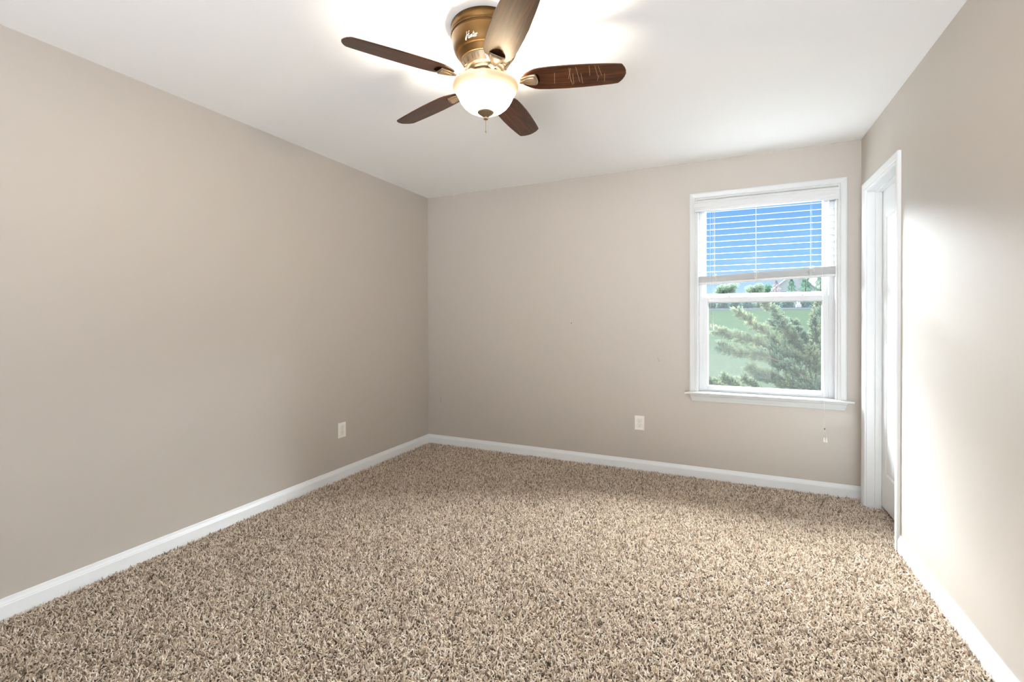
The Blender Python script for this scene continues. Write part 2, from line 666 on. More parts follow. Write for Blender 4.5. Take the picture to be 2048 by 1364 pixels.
def carpet_nodes(density=23000, length=0.0185):
    ng = bpy.data.node_groups.new('carpet_pile', 'GeometryNodeTree')
    ng.interface.new_socket('Geometry', in_out='INPUT', socket_type='NodeSocketGeometry')
    ng.interface.new_socket('Geometry', in_out='OUTPUT', socket_type='NodeSocketGeometry')
    N, L = ng.nodes.new, ng.links.new
    go = N('NodeGroupOutput')
    oi = N('GeometryNodeObjectInfo')
    oi.transform_space = 'RELATIVE'
    oi.inputs['Object'].default_value = carpet
    dist = N('GeometryNodeDistributePointsOnFaces')
    dist.inputs['Density'].default_value = density
    L(oi.outputs['Geometry'], dist.inputs['Mesh'])
    line = N('GeometryNodeCurvePrimitiveLine')
    line.inputs['Start'].default_value = (0, 0, 0)
    line.inputs['End'].default_value = (0, 0, length)
    res = N('GeometryNodeResampleCurve')
    res.inputs['Count'].default_value = 5
    L(line.outputs[0], res.inputs['Curve'])
    # lean of each tuft: random, plus a slow drift that gives the brushed patches
    pos = N('GeometryNodeInputPosition')
    nz = N('ShaderNodeTexNoise')
    nz.inputs['Scale'].default_value = 3.2
    nz.inputs['Detail'].default_value = 2
    L(pos.outputs[0], nz.inputs['Vector'])
    nz2 = N('ShaderNodeTexNoise')
    nz2.inputs['Scale'].default_value = 38
    nz2.inputs['Detail'].default_value = 1
    L(pos.outputs[0], nz2.inputs['Vector'])

    def vm(op, a, b=None, scale=None):
        n = N('ShaderNodeVectorMath')
        n.operation = op
        if isinstance(a, tuple):
            n.inputs[0].default_value = a
        else:
            L(a, n.inputs[0])
        if b is not None:
            if isinstance(b, tuple):
                n.inputs[1].default_value = b
            else:
                L(b, n.inputs[1])
        if scale is not None:
            n.inputs['Scale'].default_value = scale
        return n.outputs[0]

    c1 = vm('SCALE', vm('SUBTRACT', nz.outputs['Color'], (0.5, 0.5, 0.5)), scale=3.0)
    c2 = vm('SCALE', vm('SUBTRACT', nz2.outputs['Color'], (0.5, 0.5, 0.5)), scale=2.6)
    rv = N('FunctionNodeRandomValue')
    rv.data_type = 'FLOAT_VECTOR'
    rv.inputs['Min'].default_value = (-1.3, -1.3, -3.14)
    rv.inputs['Max'].default_value = (1.3, 1.3, 3.14)
    rot = vm('ADD', vm('MULTIPLY', vm('ADD', c1, c2), (1, 1, 0)), rv.outputs[0])
    sca = N('FunctionNodeRandomValue')
    sca.data_type = 'FLOAT'
    sca.inputs[2].default_value = 0.55
    sca.inputs[3].default_value = 1.22
    iop = N('GeometryNodeInstanceOnPoints')
    L(dist.outputs['Points'], iop.inputs['Points'])
    L(res.outputs[0], iop.inputs['Instance'])
    L(rot, iop.inputs['Rotation'])
    L(sca.outputs[1], iop.inputs['Scale'])
    rea = N('GeometryNodeRealizeInstances')
    L(iop.outputs[0], rea.inputs[0])
    # curl
    sp = N('GeometryNodeSplineParameter')
    pos2 = N('GeometryNodeInputPosition')
    nz3 = N('ShaderNodeTexNoise')
    nz3.inputs['Scale'].default_value = 180
    nz3.inputs['Detail'].default_value = 1
    L(pos2.outputs[0], nz3.inputs['Vector'])
    off = vm('SCALE', vm('SUBTRACT', nz3.outputs['Color'], (0.5, 0.5, 0.42)), scale=0.015)
    mul = N('ShaderNodeVectorMath')
    mul.operation = 'SCALE'
    L(off, mul.inputs[0])
    L(sp.outputs['Factor'], mul.inputs['Scale'])
    setp = N('GeometryNodeSetPosition')
    L(rea.outputs[0], setp.inputs['Geometry'])
    L(mul.outputs[0], setp.inputs['Offset'])
    rad = N('ShaderNodeMapRange')
    rad.inputs['From Min'].default_value = 0.55
    rad.inputs['From Max'].default_value = 1.0
    rad.inputs['To Min'].default_value = 0.0019
    rad.inputs['To Max'].default_value = 0.0012
    L(sp.outputs['Factor'], rad.inputs['Value'])
    setr = N('GeometryNodeSetCurveRadius')
    L(setp.outputs[0], setr.inputs['Curve'])
    L(rad.outputs['Result'], setr.inputs['Radius'])
    setm = N('GeometryNodeSetMaterial')
    setm.inputs['Material'].default_value = M['carpet']
    L(setr.outputs[0], setm.inputs['Geometry'])
    L(setm.outputs[0], go.inputs[0])
    return ng


pile = bpy.data.objects.new('pile', bpy.data.hair_curves.new('pile'))
COL.objects.link(pile)
pile.parent = carpet
pile.data.materials.append(M['carpet'])
pile['kind'] = 'stuff'
md = pile.modifiers.new('tufts', 'NODES')
md.node_group = carpet_nodes()
try:
    sc.cycles_curves.shape = 'THICK'
except Exception:
    pass

# ------------------------------------------------------------------ window
window = empty('window_1', ((WX0 + WX1) / 2, 0, 0.65))
tag(window, 'white double hung window with a sill on the back wall', 'window', kind='structure')
# casing profile: u = outwards from the opening edge, w = out of the wall into the room
cprof = [(0.003, 0), (0.003, 0.009), (0.008, 0.0115), (0.014, 0.0115), (0.018, 0.0095), (0.022, 0.0125), (0.036, 0.0155), (0.046, 0.0175), (0.052, 0.0175), (0.057, 0.015), (0.057, 0)]


def casing_path(x0, x1, z0, z1):
    n = (0, -1, 0)
    return [((x0, 0, z0), (-1, 0, 0), n), ((x0, 0, z1), (-1, 0, 1), n), ((x1, 0, z1), (1, 0, 1), n), ((x1, 0, z0), (1, 0, 0), n)]


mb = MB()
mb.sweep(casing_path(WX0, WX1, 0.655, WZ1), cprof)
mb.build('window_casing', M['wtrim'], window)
# stool and apron
mb = MB()
sprof = [(0.050, 0.6585), (0.0535, 0.656), (0.0545, 0.651), (0.0535, 0.646), (0.050, 0.6435), (-0.06, 0.6435), (-0.06, 0.6585)]
mb.sweep([((2.4225, 0, 0), (0, -1, 0), (0, 0, 1)), ((2.4265, 0, 0), (0, -1, 0), (0, 0, 1)), ((3.5005, 0, 0), (0, -1, 0), (0, 0, 1)), ((3.5045, 0, 0), (0, -1, 0), (0, 0, 1))], [(u if u < 0 else u, w) for u, w in sprof])
# rear part of the stool only exists inside the opening
for i, (x, y, z) in enumerate(mb.v):
    if y > 0.01:
        mb.v[i] = (min(max(x, WX0), WX1), y, z)
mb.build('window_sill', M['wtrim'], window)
mb = MB()
aprof = [(0.001, 0.6435), (0.0165, 0.6435), (0.0185, 0.637), (0.0185, 0.629), (0.0145, 0.624), (0.0145, 0.618), (0.0120, 0.604), (0.0100, 0.597), (0.0100, 0.592), (0.0070, 0.5855), (0.001, 0.5855)]
n = len(aprof)
vs = []
for sgn, xt, xb in ((-1, 2.4565, 2.4745), (1, 3.4735, 3.4565)):
    for (u, w) in aprof:
        k = (0.6435 - w) / (0.6435 - 0.5855)
        vs.append((xt + (xb - xt) * k, -u, w))
mb.add(vs, [tuple(range(n)), tuple(range(2 * n - 1, n - 1, -1))] + [(i, (i + 1) % n, n + (i + 1) % n, n + i) for i in range(n)])
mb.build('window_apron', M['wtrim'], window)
# jamb liner
mb = MB()
J = 0.007
mb.box(WX0, WX0 + J, 0, 0.14, 0.6585, WZ1)
mb.box(WX1 - J, WX1, 0, 0.14, 0.6585, WZ1)
mb.box(WX0 + J, WX1 - J, 0, 0.14, WZ1 - J, WZ1)
mb.box(WX0, WX1, 0.06, 0.17, 0.640, 0.6585)
mb.build('jamb', M['trim'], window)
# vinyl frame (between jamb and sashes)
mb = MB()
FX0, FX1 = WX0 + J, WX1 - J
mb.bevbox(FX0, FX0 + 0.032, 0.050, 0.135, 0.6585, WZ1 - J, 0.002)
mb.bevbox(FX1 - 0.032, FX1, 0.050, 0.135, 0.6585, WZ1 - J, 0.002)
mb.bevbox(FX0 + 0.032, FX1 - 0.032, 0.050, 0.135, WZ1 - J - 0.03, WZ1 - J, 0.002)
mb.bevbox(FX0 + 0.032, FX1 - 0.032, 0.050, 0.135, 0.6585, 0.668, 0.001)
mb.build('frame', M['vinyl'], window)


def sash(name, x0, x1, z0, z1, y0, y1, stile, bot, top, gx0, gx1, gz0, gz1):
    mb = MB()
    b = 0.0025
    mb.bevbox(x0, gx0, y0, y1, z0, z1, b)
    mb.bevbox(gx1, x1, y0, y1, z0, z1, b)
    mb.bevbox(gx0, gx1, y0, y1, z0, gz0, b)
    mb.bevbox(gx0, gx1, y0, y1, gz1, z1, b)
    # glazing bead, sloping in to the glass
    ym, yg = y0 + 0.004, (y0 + y1) / 2
    t = 0.007
    o = [(gx0, gz0), (gx1, gz0), (gx1, gz1), (gx0, gz1)]
    i_ = [(gx0 + t, gz0 + t), (gx1 - t, gz0 + t), (gx1 - t, gz1 - t), (gx0 + t, gz1 - t)]
    vs = [(x, ym, z) for x, z in o] + [(x, yg, z) for x, z in i_]
    mb.add(vs, [(k, (k + 1) % 4, 4 + (k + 1) % 4, 4 + k) for k in range(4)])
    so = mb.build(name, M['vinyl'], window)
    g = MB()
    g.box(gx0 + 0.002, gx1 - 0.002, yg - 0.0015, yg + 0.0015, gz0 + 0.002, gz1 - 0.002)
    g.build('pane', M['glass'], so)
    return so


low = sash('lower_sash', 2.548, 3.375, 0.668, 1.391, 0.052, 0.086, 0.04, 0, 0, 2.584, 3.338, 0.699, 1.352)
up = sash('upper_sash', 2.548, 3.375, 1.352, 2.100, 0.092, 0.126, 0.04, 0, 0, 2.566, 3.346, 1.412, 2.085)
mb = MB()
mb.box(2.55, 3.37, 0.134, 0.1345, 0.672, 1.38)
mb.build('insect_screen', M['screen'], window)
for x in (2.735, 3.215):
    mb = MB()
    mb.bevbox(x - 0.012, x + 0.012, 0.050, 0.062, 1.389, 1.395, 0.001)
    mb.bevbox(x - 0.003, x + 0.003, 0.0495, 0.053, 1.3905, 1.397, 0.0008, 1)
    mb.build('tilt_latch', [M['vinyl'], M['dark']], low)
mb = MB()
mb.bevbox(2.73, 2.80, 0.046, 0.056, 1.352, 1.358, 0.002)
mb.build('finger_pull', M['vinyl'], low)

# ------------------------------------------------------------------ blind
blind = empty('window_blind', (2.965, 0.0, 2.05))
tag(blind, 'white slatted venetian blind half raised in the window, its bottom hanging crooked', 'blind')
BX0, BX1 = 2.5235, 3.4025
# valance (front board with moulded profile and short returns)
vprof = [(0.010, 2.0455), (0.026, 2.0455), (0.030, 2.050), (0.031, 2.058), (0.036, 2.063), (0.036, 2.070), (0.040, 2.078), (0.040, 2.108), (0.044, 2.113), (0.044, 2.121), (0.041, 2.1255), (0.010, 2.1255)]
mb = MB()
mb.sweep([((2.4885, 0, 0), (0, -1, 0), (0, 0, 1)), ((3.4165, 0, 0), (0, -1, 0), (0, 0, 1))], [(u + 0.0, w) for u, w in vprof])
for xa in (2.4885, 3.4105):
    mb.box(xa, xa + 0.006, -0.012, 0.000, 2.0455, 2.1255)
# profiled left edge: narrower towards the bottom like the moulding
for i, (x, y, z) in enumerate(mb.v):
    if x < 2.49 and z < 2.08:
        mb.v[i] = (x + (2.08 - z) * 0.28, y, z)
mb.build('valance', M['slat'], blind)
mb = MB()
mb.bevbox(BX0, BX1, -0.006, 0.042, 2.075, 2.118, 0.002)
mb.build('headrail', M['slat'], blind)


def slat_profile(t=0.0017, w=0.048, crown=0.0012, n=6):
    top, bot = [], []
    for i in range(n + 1):
        s = -1 + 2 * i / n
        c = crown * (1 - s * s)
        top.append((s * w / 2, c + t / 2))
        bot.append((s * w / 2, c - t / 2))
    return top + bot[::-1]


SY = 0.018
sp = slat_profile()
mb = MB()
for k in range(11):
    zl, zr = 2.0462 - 0.0463 * k, 2.0385 - 0.0457 * k
    if k == 10:
        zr = 1.5905
    tilt = 0.115
    U, V = (0, math.cos(tilt), math.sin(tilt)), (0, -math.sin(tilt), math.cos(tilt))
    mb.sweep([((BX0, SY, zl), U, V), ((BX1, SY, zr), U, V)], sp)
mb.build('slats', M['slat'], blind)
mb = MB()
NS = 12
for k in range(NS):
    zl = 1.5055 + (1.548 - 1.5055) * k / (NS - 1)
    zr = 1.5400 + (1.586 - 1.5400) * k / (NS - 1)
    dy = random.uniform(-0.0015, 0.0015)
    mb.sweep([((BX0, SY + dy, zl), (0, 1, 0), (0, 0, 1)), ((BX1, SY + dy, zr), (0, 1, 0), (0, 0, 1))], slat_profile(0.0026, 0.048, 0.001))
mb.build('stacked_slats', M['slat'], blind)
mb = MB()
br = [(-0.025, -0.004), (-0.025, 0.008), (-0.022, 0.010), (0.022, 0.010), (0.025, 0.008), (0.025, -0.004), (0.022, -0.008), (-0.022, -0.008)]
mb.sweep([((BX0, SY, 1.4935), (0, 1, 0), (0, 0, 1)), ((BX1, SY, 1.5265), (0, 1, 0), (0, 0, 1))], br)
mb.build('bottom_rail', M['slat'], blind)
zst = lambda x: 1.49 + (1.523 - 1.49) * (x - BX0) / (BX1 - BX0)
for x in (2.634, 2.915, 3.262):
    mb = MB()
    for y in (SY - 0.027, SY + 0.027):
        mb.tube([(x, y, 2.078), (x, y, zst(x) + 0.06)], 0.0007, 5)
    rnd = random.Random(int(x * 1000))
    for s in range(5):      # slack ladder cord bunched in front of the stack
        pts = []
        for q in range(9):
            pts.append((x + rnd.uniform(-0.019, 0.019), SY - 0.028 - rnd.uniform(0, 0.006), zst(x) + 0.004 + 0.066 * q / 8 + rnd.uniform(-0.006, 0.006)))
        mb.tube(pts, 0.0014, 5)
    mb.build('ladder_cord', M['cord'], blind)


def tassel(x, y, z, h, parent):
    t = MB()
    t.lathe([(h, 0.0022), (h * 0.96, 0.0034), (h * 0.7, 0.0042), (h * 0.45, 0.0058), (h * 0.12, 0.0068), (0.0, 0.0066), (0.0006, 0.0)], 16, c=(x, y, z))
    return t.build('tassel', M['tassel'], parent)


# two tilt cords on the left
for x, zt in ((2.6045, 1.163), (2.6235, 1.140)):
    mb = MB()
    mb.tube([(x, -0.012, 2.078), (x, -0.0125, 1.6), (x + 0.001, -0.0125, zt + 0.02)], 0.0009, 6)
    c = mb.build('tilt_cord', M['cord'], blind)
    tassel(x + 0.001, -0.0125, zt - 0.008, 0.032, c)
# lift cord on the right, hanging in front of the sill and below it
mb = MB()
mb.tube([(3.322, -0.014, 2.08), (3.324, -0.020, 1.6), (3.326, -0.040, 0.95), (3.3285, -0.0575, 0.66), (3.3305, -0.0575, 0.56), (3.3335, -0.050, 0.462)], 0.0012, 6)
mb.tube([(3.3335, -0.050, 0.462), (3.3300, -0.049, 0.43), (3.3305, -0.048, 0.396)], 0.0007, 5)
mb.tube([(3.3335, -0.050, 0.462), (3.3385, -0.049, 0.43), (3.3425, -0.048, 0.396)], 0.0007, 5)
lc = mb.build('lift_cord', M['cord'], blind)
mb = MB()
mb.lathe([(0.012, 0.0015), (0.010, 0.0032), (0.002, 0.0036), (0.0, 0.002)], 12, c=(3.3330, -0.050, 0.452))
mb.build('cord_connector', M['pewter'], lc)
tassel(3.3305, -0.048, 0.366, 0.033, lc)
tassel(3.3432, -0.048, 0.365, 0.033, lc)

# ------------------------------------------------------------------ door on the right wall
door = empty('door_1', (W, (DY0 + DY1) / 2, 0))
tag(door, 'narrow white panelled door in a white casing beside the window', 'door', kind='structure')
mb = MB()
cp2 = [(u + 0.004, w) for u, w in cprof]
nx = (-1, 0, 0)
mb.sweep([((W, DY1, FL), (0, 1, 0), nx), ((W, DY1, DZ1), (0, 1, 1), nx), ((W, DY0, DZ1), (0, -1, 1), nx), ((W, DY0, FL), (0, -1, 0), nx)], cp2)
mb.build('door_casing', M['trim'], door)
mb = MB()
mb.box(W - 0.001, W + WT, DY1 - 0.002, DY1 + 0.016, FL, DZ1 + 0.016)
mb.box(W - 0.001, W + WT, DY0 - 0.016, DY0 + 0.002, FL, DZ1 + 0.016)
mb.box(W - 0.001, W + WT, DY0, DY1, DZ1 - 0.002, DZ1 + 0.016)
mb.build('jamb', M['trim'], door)
mb = MB()
s0, s1, sd = W + 0.042, W + 0.077, 0.011
mb.bevbox(s0, s1, DY1 - 0.002 - sd, DY1 - 0.002, FL, DZ1 - 0.002, 0.0015)
mb.bevbox(s0, s1, DY0 + 0.002, DY0 + 0.002 + sd, FL, DZ1 - 0.002, 0.0015)
mb.bevbox(s0, s1, DY0 + 0.013, DY1 - 0.013, DZ1 - 0.013, DZ1 - 0.002, 0.0015)
mb.build('door_stop', M['trim'], door)
# slab with moulded panels
mb = MB()
dx = W + 0.078
ya, yb, za, zb = DY0 + 0.005, DY1 - 0.005, 0.014, DZ1 - 0.006
panels = [(-0.402, -0.208, 0.222, 0.83), (-0.402, -0.208, 1.05, 1.872), (-0.656, -0.462, 0.222, 0.83), (-0.656, -0.462, 1.05, 1.872)]
ys = sorted({ya, yb} | {p[0] for p in panels} | {p[1] for p in panels})
zs = sorted({za, zb} | {p[2] for p in panels} | {p[3] for p in panels})
for i in range(len(ys) - 1):
    for j in range(len(zs) - 1):
        y0, y1, z0, z1 = ys[i], ys[i + 1], zs[j], zs[j + 1]
        if any(abs(p[0] - y0) < 1e-6 and abs(p[1] - y1) < 1e-6 and abs(p[2] - z0) < 1e-6 and abs(p[3] - z1) < 1e-6 for p in panels):
            rings = [(0, 0), (0.006, 0.001), (0.014, 0.009), (0.022, 0.009), (0.040, 0.003)]
            R = []
            for (t, d) in rings:
                R.append([(dx + d, y0 + t, z0 + t), (dx + d, y1 - t, z0 + t), (dx + d, y1 - t, z1 - t), (dx + d, y0 + t, z1 - t)])
            vs = [v for r in R for v in r]
            fs = []
            for q in range(len(R) - 1):
                fs += [(q * 4 + k, q * 4 + (k + 1) % 4, q * 4 + 4 + (k + 1) % 4, q * 4 + 4 + k) for k in range(4)]
            fs.append(tuple((len(R) - 1) * 4 + k for k in range(4)))
            mb.add(vs, fs)
        else:
            mb.add([(dx, y0, z0), (dx, y1, z0), (dx, y1, z1), (dx, y0, z1)], [(0, 1, 2, 3)])
mb.add([(dx, ya, za), (dx, yb, za), (dx, yb, zb), (dx, ya, zb), (dx + 0.034, ya, za), (dx + 0.034, yb, za), (dx + 0.034, yb, zb), (dx + 0.034, ya, zb)],
       [(4, 5, 6, 7), (0, 1, 5, 4), (2, 3, 7, 6), (0, 3, 7, 4), (1, 2, 6, 5)])
mb.build('door_slab', M['trim'], door)
# closed space behind the door so no daylight leaks under it
mb = MB()
mb.box(W + 0.75, W + 0.8, -1.3, 0.3, FL, H)
mb.box(W + WT, W + 0.75, -1.35, -1.3, FL, H)
mb.box(W + WT, W + 0.75, 0.14, 0.19, FL, H)
tag(mb.build('wall_closet', M['wall']), 'walls of the closet behind the door', 'wall', kind='structure')


# ------------------------------------------------------------------ outlets
def outlet(origin, ax, nrm, label):
    """origin = centre on the wall; ax = horizontal axis along the wall; nrm = into the room"""
    o, ax, nrm = Vector(origin), Vector(ax), Vector(nrm)
    up = Vector((0, 0, 1))
    root = empty('wall_outlet', origin)
    tag(root, label, 'outlet', group='white duplex wall outlets')

    def place(mb):
        for i, v in enumerate(mb.v):
            mb.v[i] = tuple(o + ax * v[0] + up * v[1] + nrm * v[2])
        return mb
    mb = MB()
    w, h = 0.038, 0.0585
    R = [(0.0, 0.0), (0.0, 0.003), (0.003, 0.0055)]
    vs, fs = [], []
    for (t, z) in R:
        vs += [(-w + t, -h + t, z), (w - t, -h + t, z), (w - t, h - t, z), (-w + t, h - t, z)]
    for q in range(2):
        fs += [(q * 4 + k, q * 4 + (k + 1) % 4, q * 4 + 4 + (k + 1) % 4, q * 4 + 4 + k) for k in range(4)]
    fs.append((8, 9, 10, 11))
    mb.add(vs, fs)
    place(mb).build('cover_plate', M['plate'], root)
    for cy in (0.0195, -0.0195):
        mb = MB()
        pts = []
        for k in range(24):
            a = 2 * math.pi * k / 24
            pts.append((0.0172 * math.cos(a), cy + max(-0.0142, min(0.0142, 0.0172 * math.sin(a)))))
        vs = [(x, y, 0.0052) for x, y in pts] + [(x * 0.96, cy + (y - cy) * 0.96, 0.0075) for x, y in pts]
        mb.add(vs, [(k, (k + 1) % 24, 24 + (k + 1) % 24, 24 + k) for k in range(24)] + [tuple(24 + k for k in range(24))])
        # groove round the face, slots and ground hole
        gr = [(x * 1.07, cy + (y - cy) * 1.07, 0.0057) for x, y in pts]
        gi_ = [(x * 0.99, cy + (y - cy) * 0.99, 0.0058) for x, y in pts]
        mb.add(gr + gi_, [(k, (k + 1) % 24, 24 + (k + 1) % 24, 24 + k) for k in range(24)], 2)
        mb.box(-0.0075, -0.0052, cy - 0.001, cy + 0.0075, 0.007, 0.0078, 1)
        mb.box(0.0052, 0.0075, cy + 0.000, cy + 0.0070, 0.007, 0.0078, 1)
        g = [(0.0026 * math.cos(2 * math.pi * k / 12), cy - 0.0075 + 0.0026 * math.sin(2 * math.pi * k / 12), 0.0078) for k in range(12)]
        mb.add(g, [tuple(range(12))], 1)
        place(mb).build('receptacle', [M['plate'], M['dark'], M['groove']], root)
    mb = MB()
    mb.lathe([(0.0054, 0.0032), (0.0066, 0.0028), (0.0068, 0.0)], 12)
    mb.box(-0.0025, 0.0025, -0.0004, 0.0004, 0.0064, 0.0071, 1)
    place(mb).build('screw', [M['plate'], M['dark']], root)
    return root


outlet((0, -1.156, 0.3655), (0, 1, 0), (1, 0, 0), 'white duplex outlet low on the left wall near the corner')
outlet((2.0725, 0, 0.3745), (1, 0, 0), (0, -1, 0), 'white duplex outlet low on the back wall left of the window')

# ------------------------------------------------------------------ ceiling fan
FC = Vector((1.794, -2.1356, 0))
fan = empty('ceiling_fan', (FC.x, FC.y, H))
tag(fan, 'flush mount ceiling fan with five walnut blades, bronze motor and lit bowl light', 'ceiling fan')
fc = (FC.x, FC.y, 0)
A_CAM = math.radians(270) + YAW      # direction from the fan towards the camera plane

mb = MB()
hp = [(2.4398, 0.02), (2.4398, 0.1435), (2.437, 0.1450), (2.4085, 0.1450), (2.4065, 0.1425), (2.4045, 0.1420), (2.4035, 0.1445), (2.4000, 0.1450), (2.3975, 0.1440), (2.3965, 0.1410), (2.3935, 0.1405), (2.3925, 0.1420), (2.385, 0.1405),
      (2.372, 0.1380), (2.356, 0.1345), (2.340, 0.1300), (2.328, 0.1225), (2.3235, 0.1190), (2.3225, 0.1150), (2.3195, 0.1140), (2.310, 0.1085), (2.303, 0.1045), (2.300, 0.1035), (2.2985, 0.1005), (2.2985, 0.096)]
mb.lathe(hp, 72, c=fc)
housing = mb.build('motor_housing', M['bronze'], fan)
mb = MB()
mb.lathe([(2.300, 0.090), (2.2985, 0.0985), (2.296, 0.0985), (2.273, 0.0795), (2.2705, 0.0790), (2.269, 0.0765), (2.269, 0.070), (2.262, 0.068), (2.255, 0.066), (2.255, 0.0)], 72, c=fc)
for k in range(20):      # raised louvres round the vent cone
    a = 2 * math.pi * (k + 0.35) / 20
    e, t = Vector((math.cos(a), math.sin(a), 0)), Vector((-math.sin(a), math.cos(a), 0))
    top = Vector(fc) + e * 0.0955 + Vector((0, 0, 2.2925))
    bot = Vector(fc) + e * 0.0830 + Vector((0, 0, 2.2775))
    d = (bot - top).normalized()
    nrm = t.cross(d).normalized()
    if nrm.dot(e) < 0:
        nrm = -nrm
    vs = []
    for p, lift in ((top, 0.0015), (bot, 0.0065)):
        for s in (-0.0062, 0.0062):
            vs.append(p + t * s + nrm * -0.003)
            vs.append(p + t * s + nrm * lift)
    mb.add(vs, [(0, 1, 3, 2), (4, 6, 7, 5), (0, 4, 5, 1), (2, 3, 7, 6), (1, 5, 7, 3), (0, 2, 6, 4)])
mb.build('vent_ring', M['pewter'], fan)
mb = MB()
mb.lathe([(2.258, 0.030), (2.258, 0.058), (2.246, 0.060), (2.244, 0.064), (2.234, 0.064), (2.232, 0.052), (2.205, 0.050), (2.200, 0.052), (2.196, 0.050), (2.196, 0.0)], 48, c=fc)
for k in range(10):
    a = 2 * math.pi * k / 10
    e = Vector((math.cos(a), math.sin(a), 0))
    t = Vector((-math.sin(a), math.cos(a), 0))
    p = Vector(fc) + e * 0.063 + Vector((0, 0, 2.239))
    mb.add([p + t * s1 * 0.009 + Vector((0, 0, s2 * 0.004)) + e * s3 * 0.0025 for s1 in (-1, 1) for s2 in (-1, 1) for s3 in (-1, 1)],
           [(0, 1, 3, 2), (4, 6, 7, 5), (0, 4, 5, 1), (2, 3, 7, 6), (1, 5, 7, 3), (0, 2, 6, 4)])
mb.build('switch_housing', M['pewter'], fan)

# script lettering on the housing
strokes = [
    [(0.235, 0.93), (0.20, 0.98), (0.185, 0.86), (0.165, 0.55), (0.12, 0.22), (0.06, 0.02), (0.0, -0.10), (-0.02, 0.02), (0.03, 0.20), (0.12, 0.36)],
    [(0.43, 0.94), (0.385, 1.0), (0.33, 0.86), (0.29, 0.55), (0.255, 0.22), (0.265, 0.06), (0.31, 0.05), (0.36, 0.20)],
    [(0.10, 0.44), (0.20, 0.50), (0.33, 0.58), (0.41, 0.70)],
    [(0.37, 0.42), (0.355, 0.22), (0.375, 0.06), (0.42, 0.12), (0.465, 0.42), (0.455, 0.18), (0.475, 0.07), (0.51, 0.16)],
    [(0.53, 0.42), (0.52, 0.08), (0.55, 0.34), (0.595, 0.44), (0.605, 0.20), (0.62, 0.08), (0.655, 0.18)],
    [(0.72, 0.82), (0.695, 0.40), (0.685, 0.14), (0.72, 0.06), (0.75, 0.16)],
    [(0.64, 0.58), (0.78, 0.62)],
    [(0.77, 0.24), (0.825, 0.30), (0.835, 0.42), (0.80, 0.46), (0.77, 0.30), (0.785, 0.10), (0.83, 0.06), (0.87, 0.20)],
    [(0.895, 0.46), (0.89, 0.08)],
    [(0.89, 0.24), (0.92, 0.42), (0.96, 0.48), (0.985, 0.38)],
]


def housing_r(z):
    for (z0, r0), (z1, r1) in zip(hp[1:], hp[2:]):
        if z1 <= z <= z0 and z0 > z1:
            return r0 + (r1 - r0) * (z0 - z) / (z0 - z1)
    return 0.13


def smooth(pts, n=5):
    out = []
    P = [Vector((x, y, 0)) for x, y in pts]
    for i in range(len(P) - 1):
        p0, p1, p2, p3 = P[max(i - 1, 0)], P[i], P[i + 1], P[min(i + 2, len(P) - 1)]
        for k in range(n):
            t = k / n
            out.append(0.5 * ((2 * p1) + (p2 - p0) * t + (2 * p0 - 5 * p1 + 4 * p2 - p3) * t * t + (3 * p1 - p0 - 3 * p2 + p3) * t ** 3))
    out.append(P[-1])
    return out


mb = MB()
PH0, PH1, LZ0, LZ1 = math.radians(-35), math.radians(-10.5), 2.333, 2.3555
for st in strokes:
    pts = []
    for q in smooth(st):
        a = A_CAM + PH0 + (PH1 - PH0) * q.x
        z = LZ0 + (LZ1 - LZ0) * q.y
        r = housing_r(z) + 0.0006
        pts.append((FC.x + r * math.cos(a), FC.y + r * math.sin(a), z))
    mb.tube(pts, 0.00085, 5)
tag(mb.build('script_lettering', M['logo'], housing), 'cream script lettering')

# light bowl
mb = MB()
bowl_prof = [(2.2065, 0.1375), (2.2055, 0.1410), (2.2020, 0.1425), (2.1940, 0.1425), (2.1860, 0.1395), (2.1760, 0.1340), (2.1650, 0.1275), (2.1560, 0.1225), (2.1480, 0.1190), (2.1380, 0.1150), (2.1250, 0.1080), (2.1100, 0.0970), (2.0960, 0.0820), (2.0850, 0.0630), (2.0790, 0.0430), (2.0765, 0.0220), (2.0760, 0.0)]
bowl_prof = [(2.0885 + (z - 2.0760) * 0.875, r * 0.957) for z, r in bowl_prof]
mb.lathe(bowl_prof, 72, c=fc)
tag(mb.build('light_bowl', M['bowl'], fan, world_origin=(FC.x, FC.y, H)), 'glowing cream marbled glass bowl')
mb = MB()
mb.lathe([(0.0, 0.0), (-0.0005, 0.0340), (-0.0030, 0.0350), (-0.0060, 0.0325), (-0.0125, 0.0235), (-0.0185, 0.0145), (-0.0215, 0.0105), (-0.0230, 0.0080), (-0.0255, 0.0085), (-0.0275, 0.0095), (-0.0300, 0.0098), (-0.0320, 0.0085), (-0.0330, 0.0)], 32, c=(FC.x, FC.y, 2.0925))
mb.build('finial', M['pewter'], fan)
mb = MB()
z = 2.058
while z > 2.016:
    mb.lathe([(0.0011, 0.0), (0.0007, 0.0010), (0, 0.0013), (-0.0007, 0.0010), (-0.0011, 0.0)], 8, c=(FC.x, FC.y, z))
    z -= 0.0027
mb.tube([(FC.x, FC.y, 2.060), (FC.x, FC.y, 2.014)], 0.0004, 5)
mb.lathe([(0.0065, 0.0), (0.0060, 0.0012), (0.0040, 0.0022), (0.0, 0.0026), (-0.0050, 0.0018), (-0.0058, 0.0)], 12, c=(FC.x, FC.y, 2.010))
mb.build('pull_chain', M['pewter'], fan)

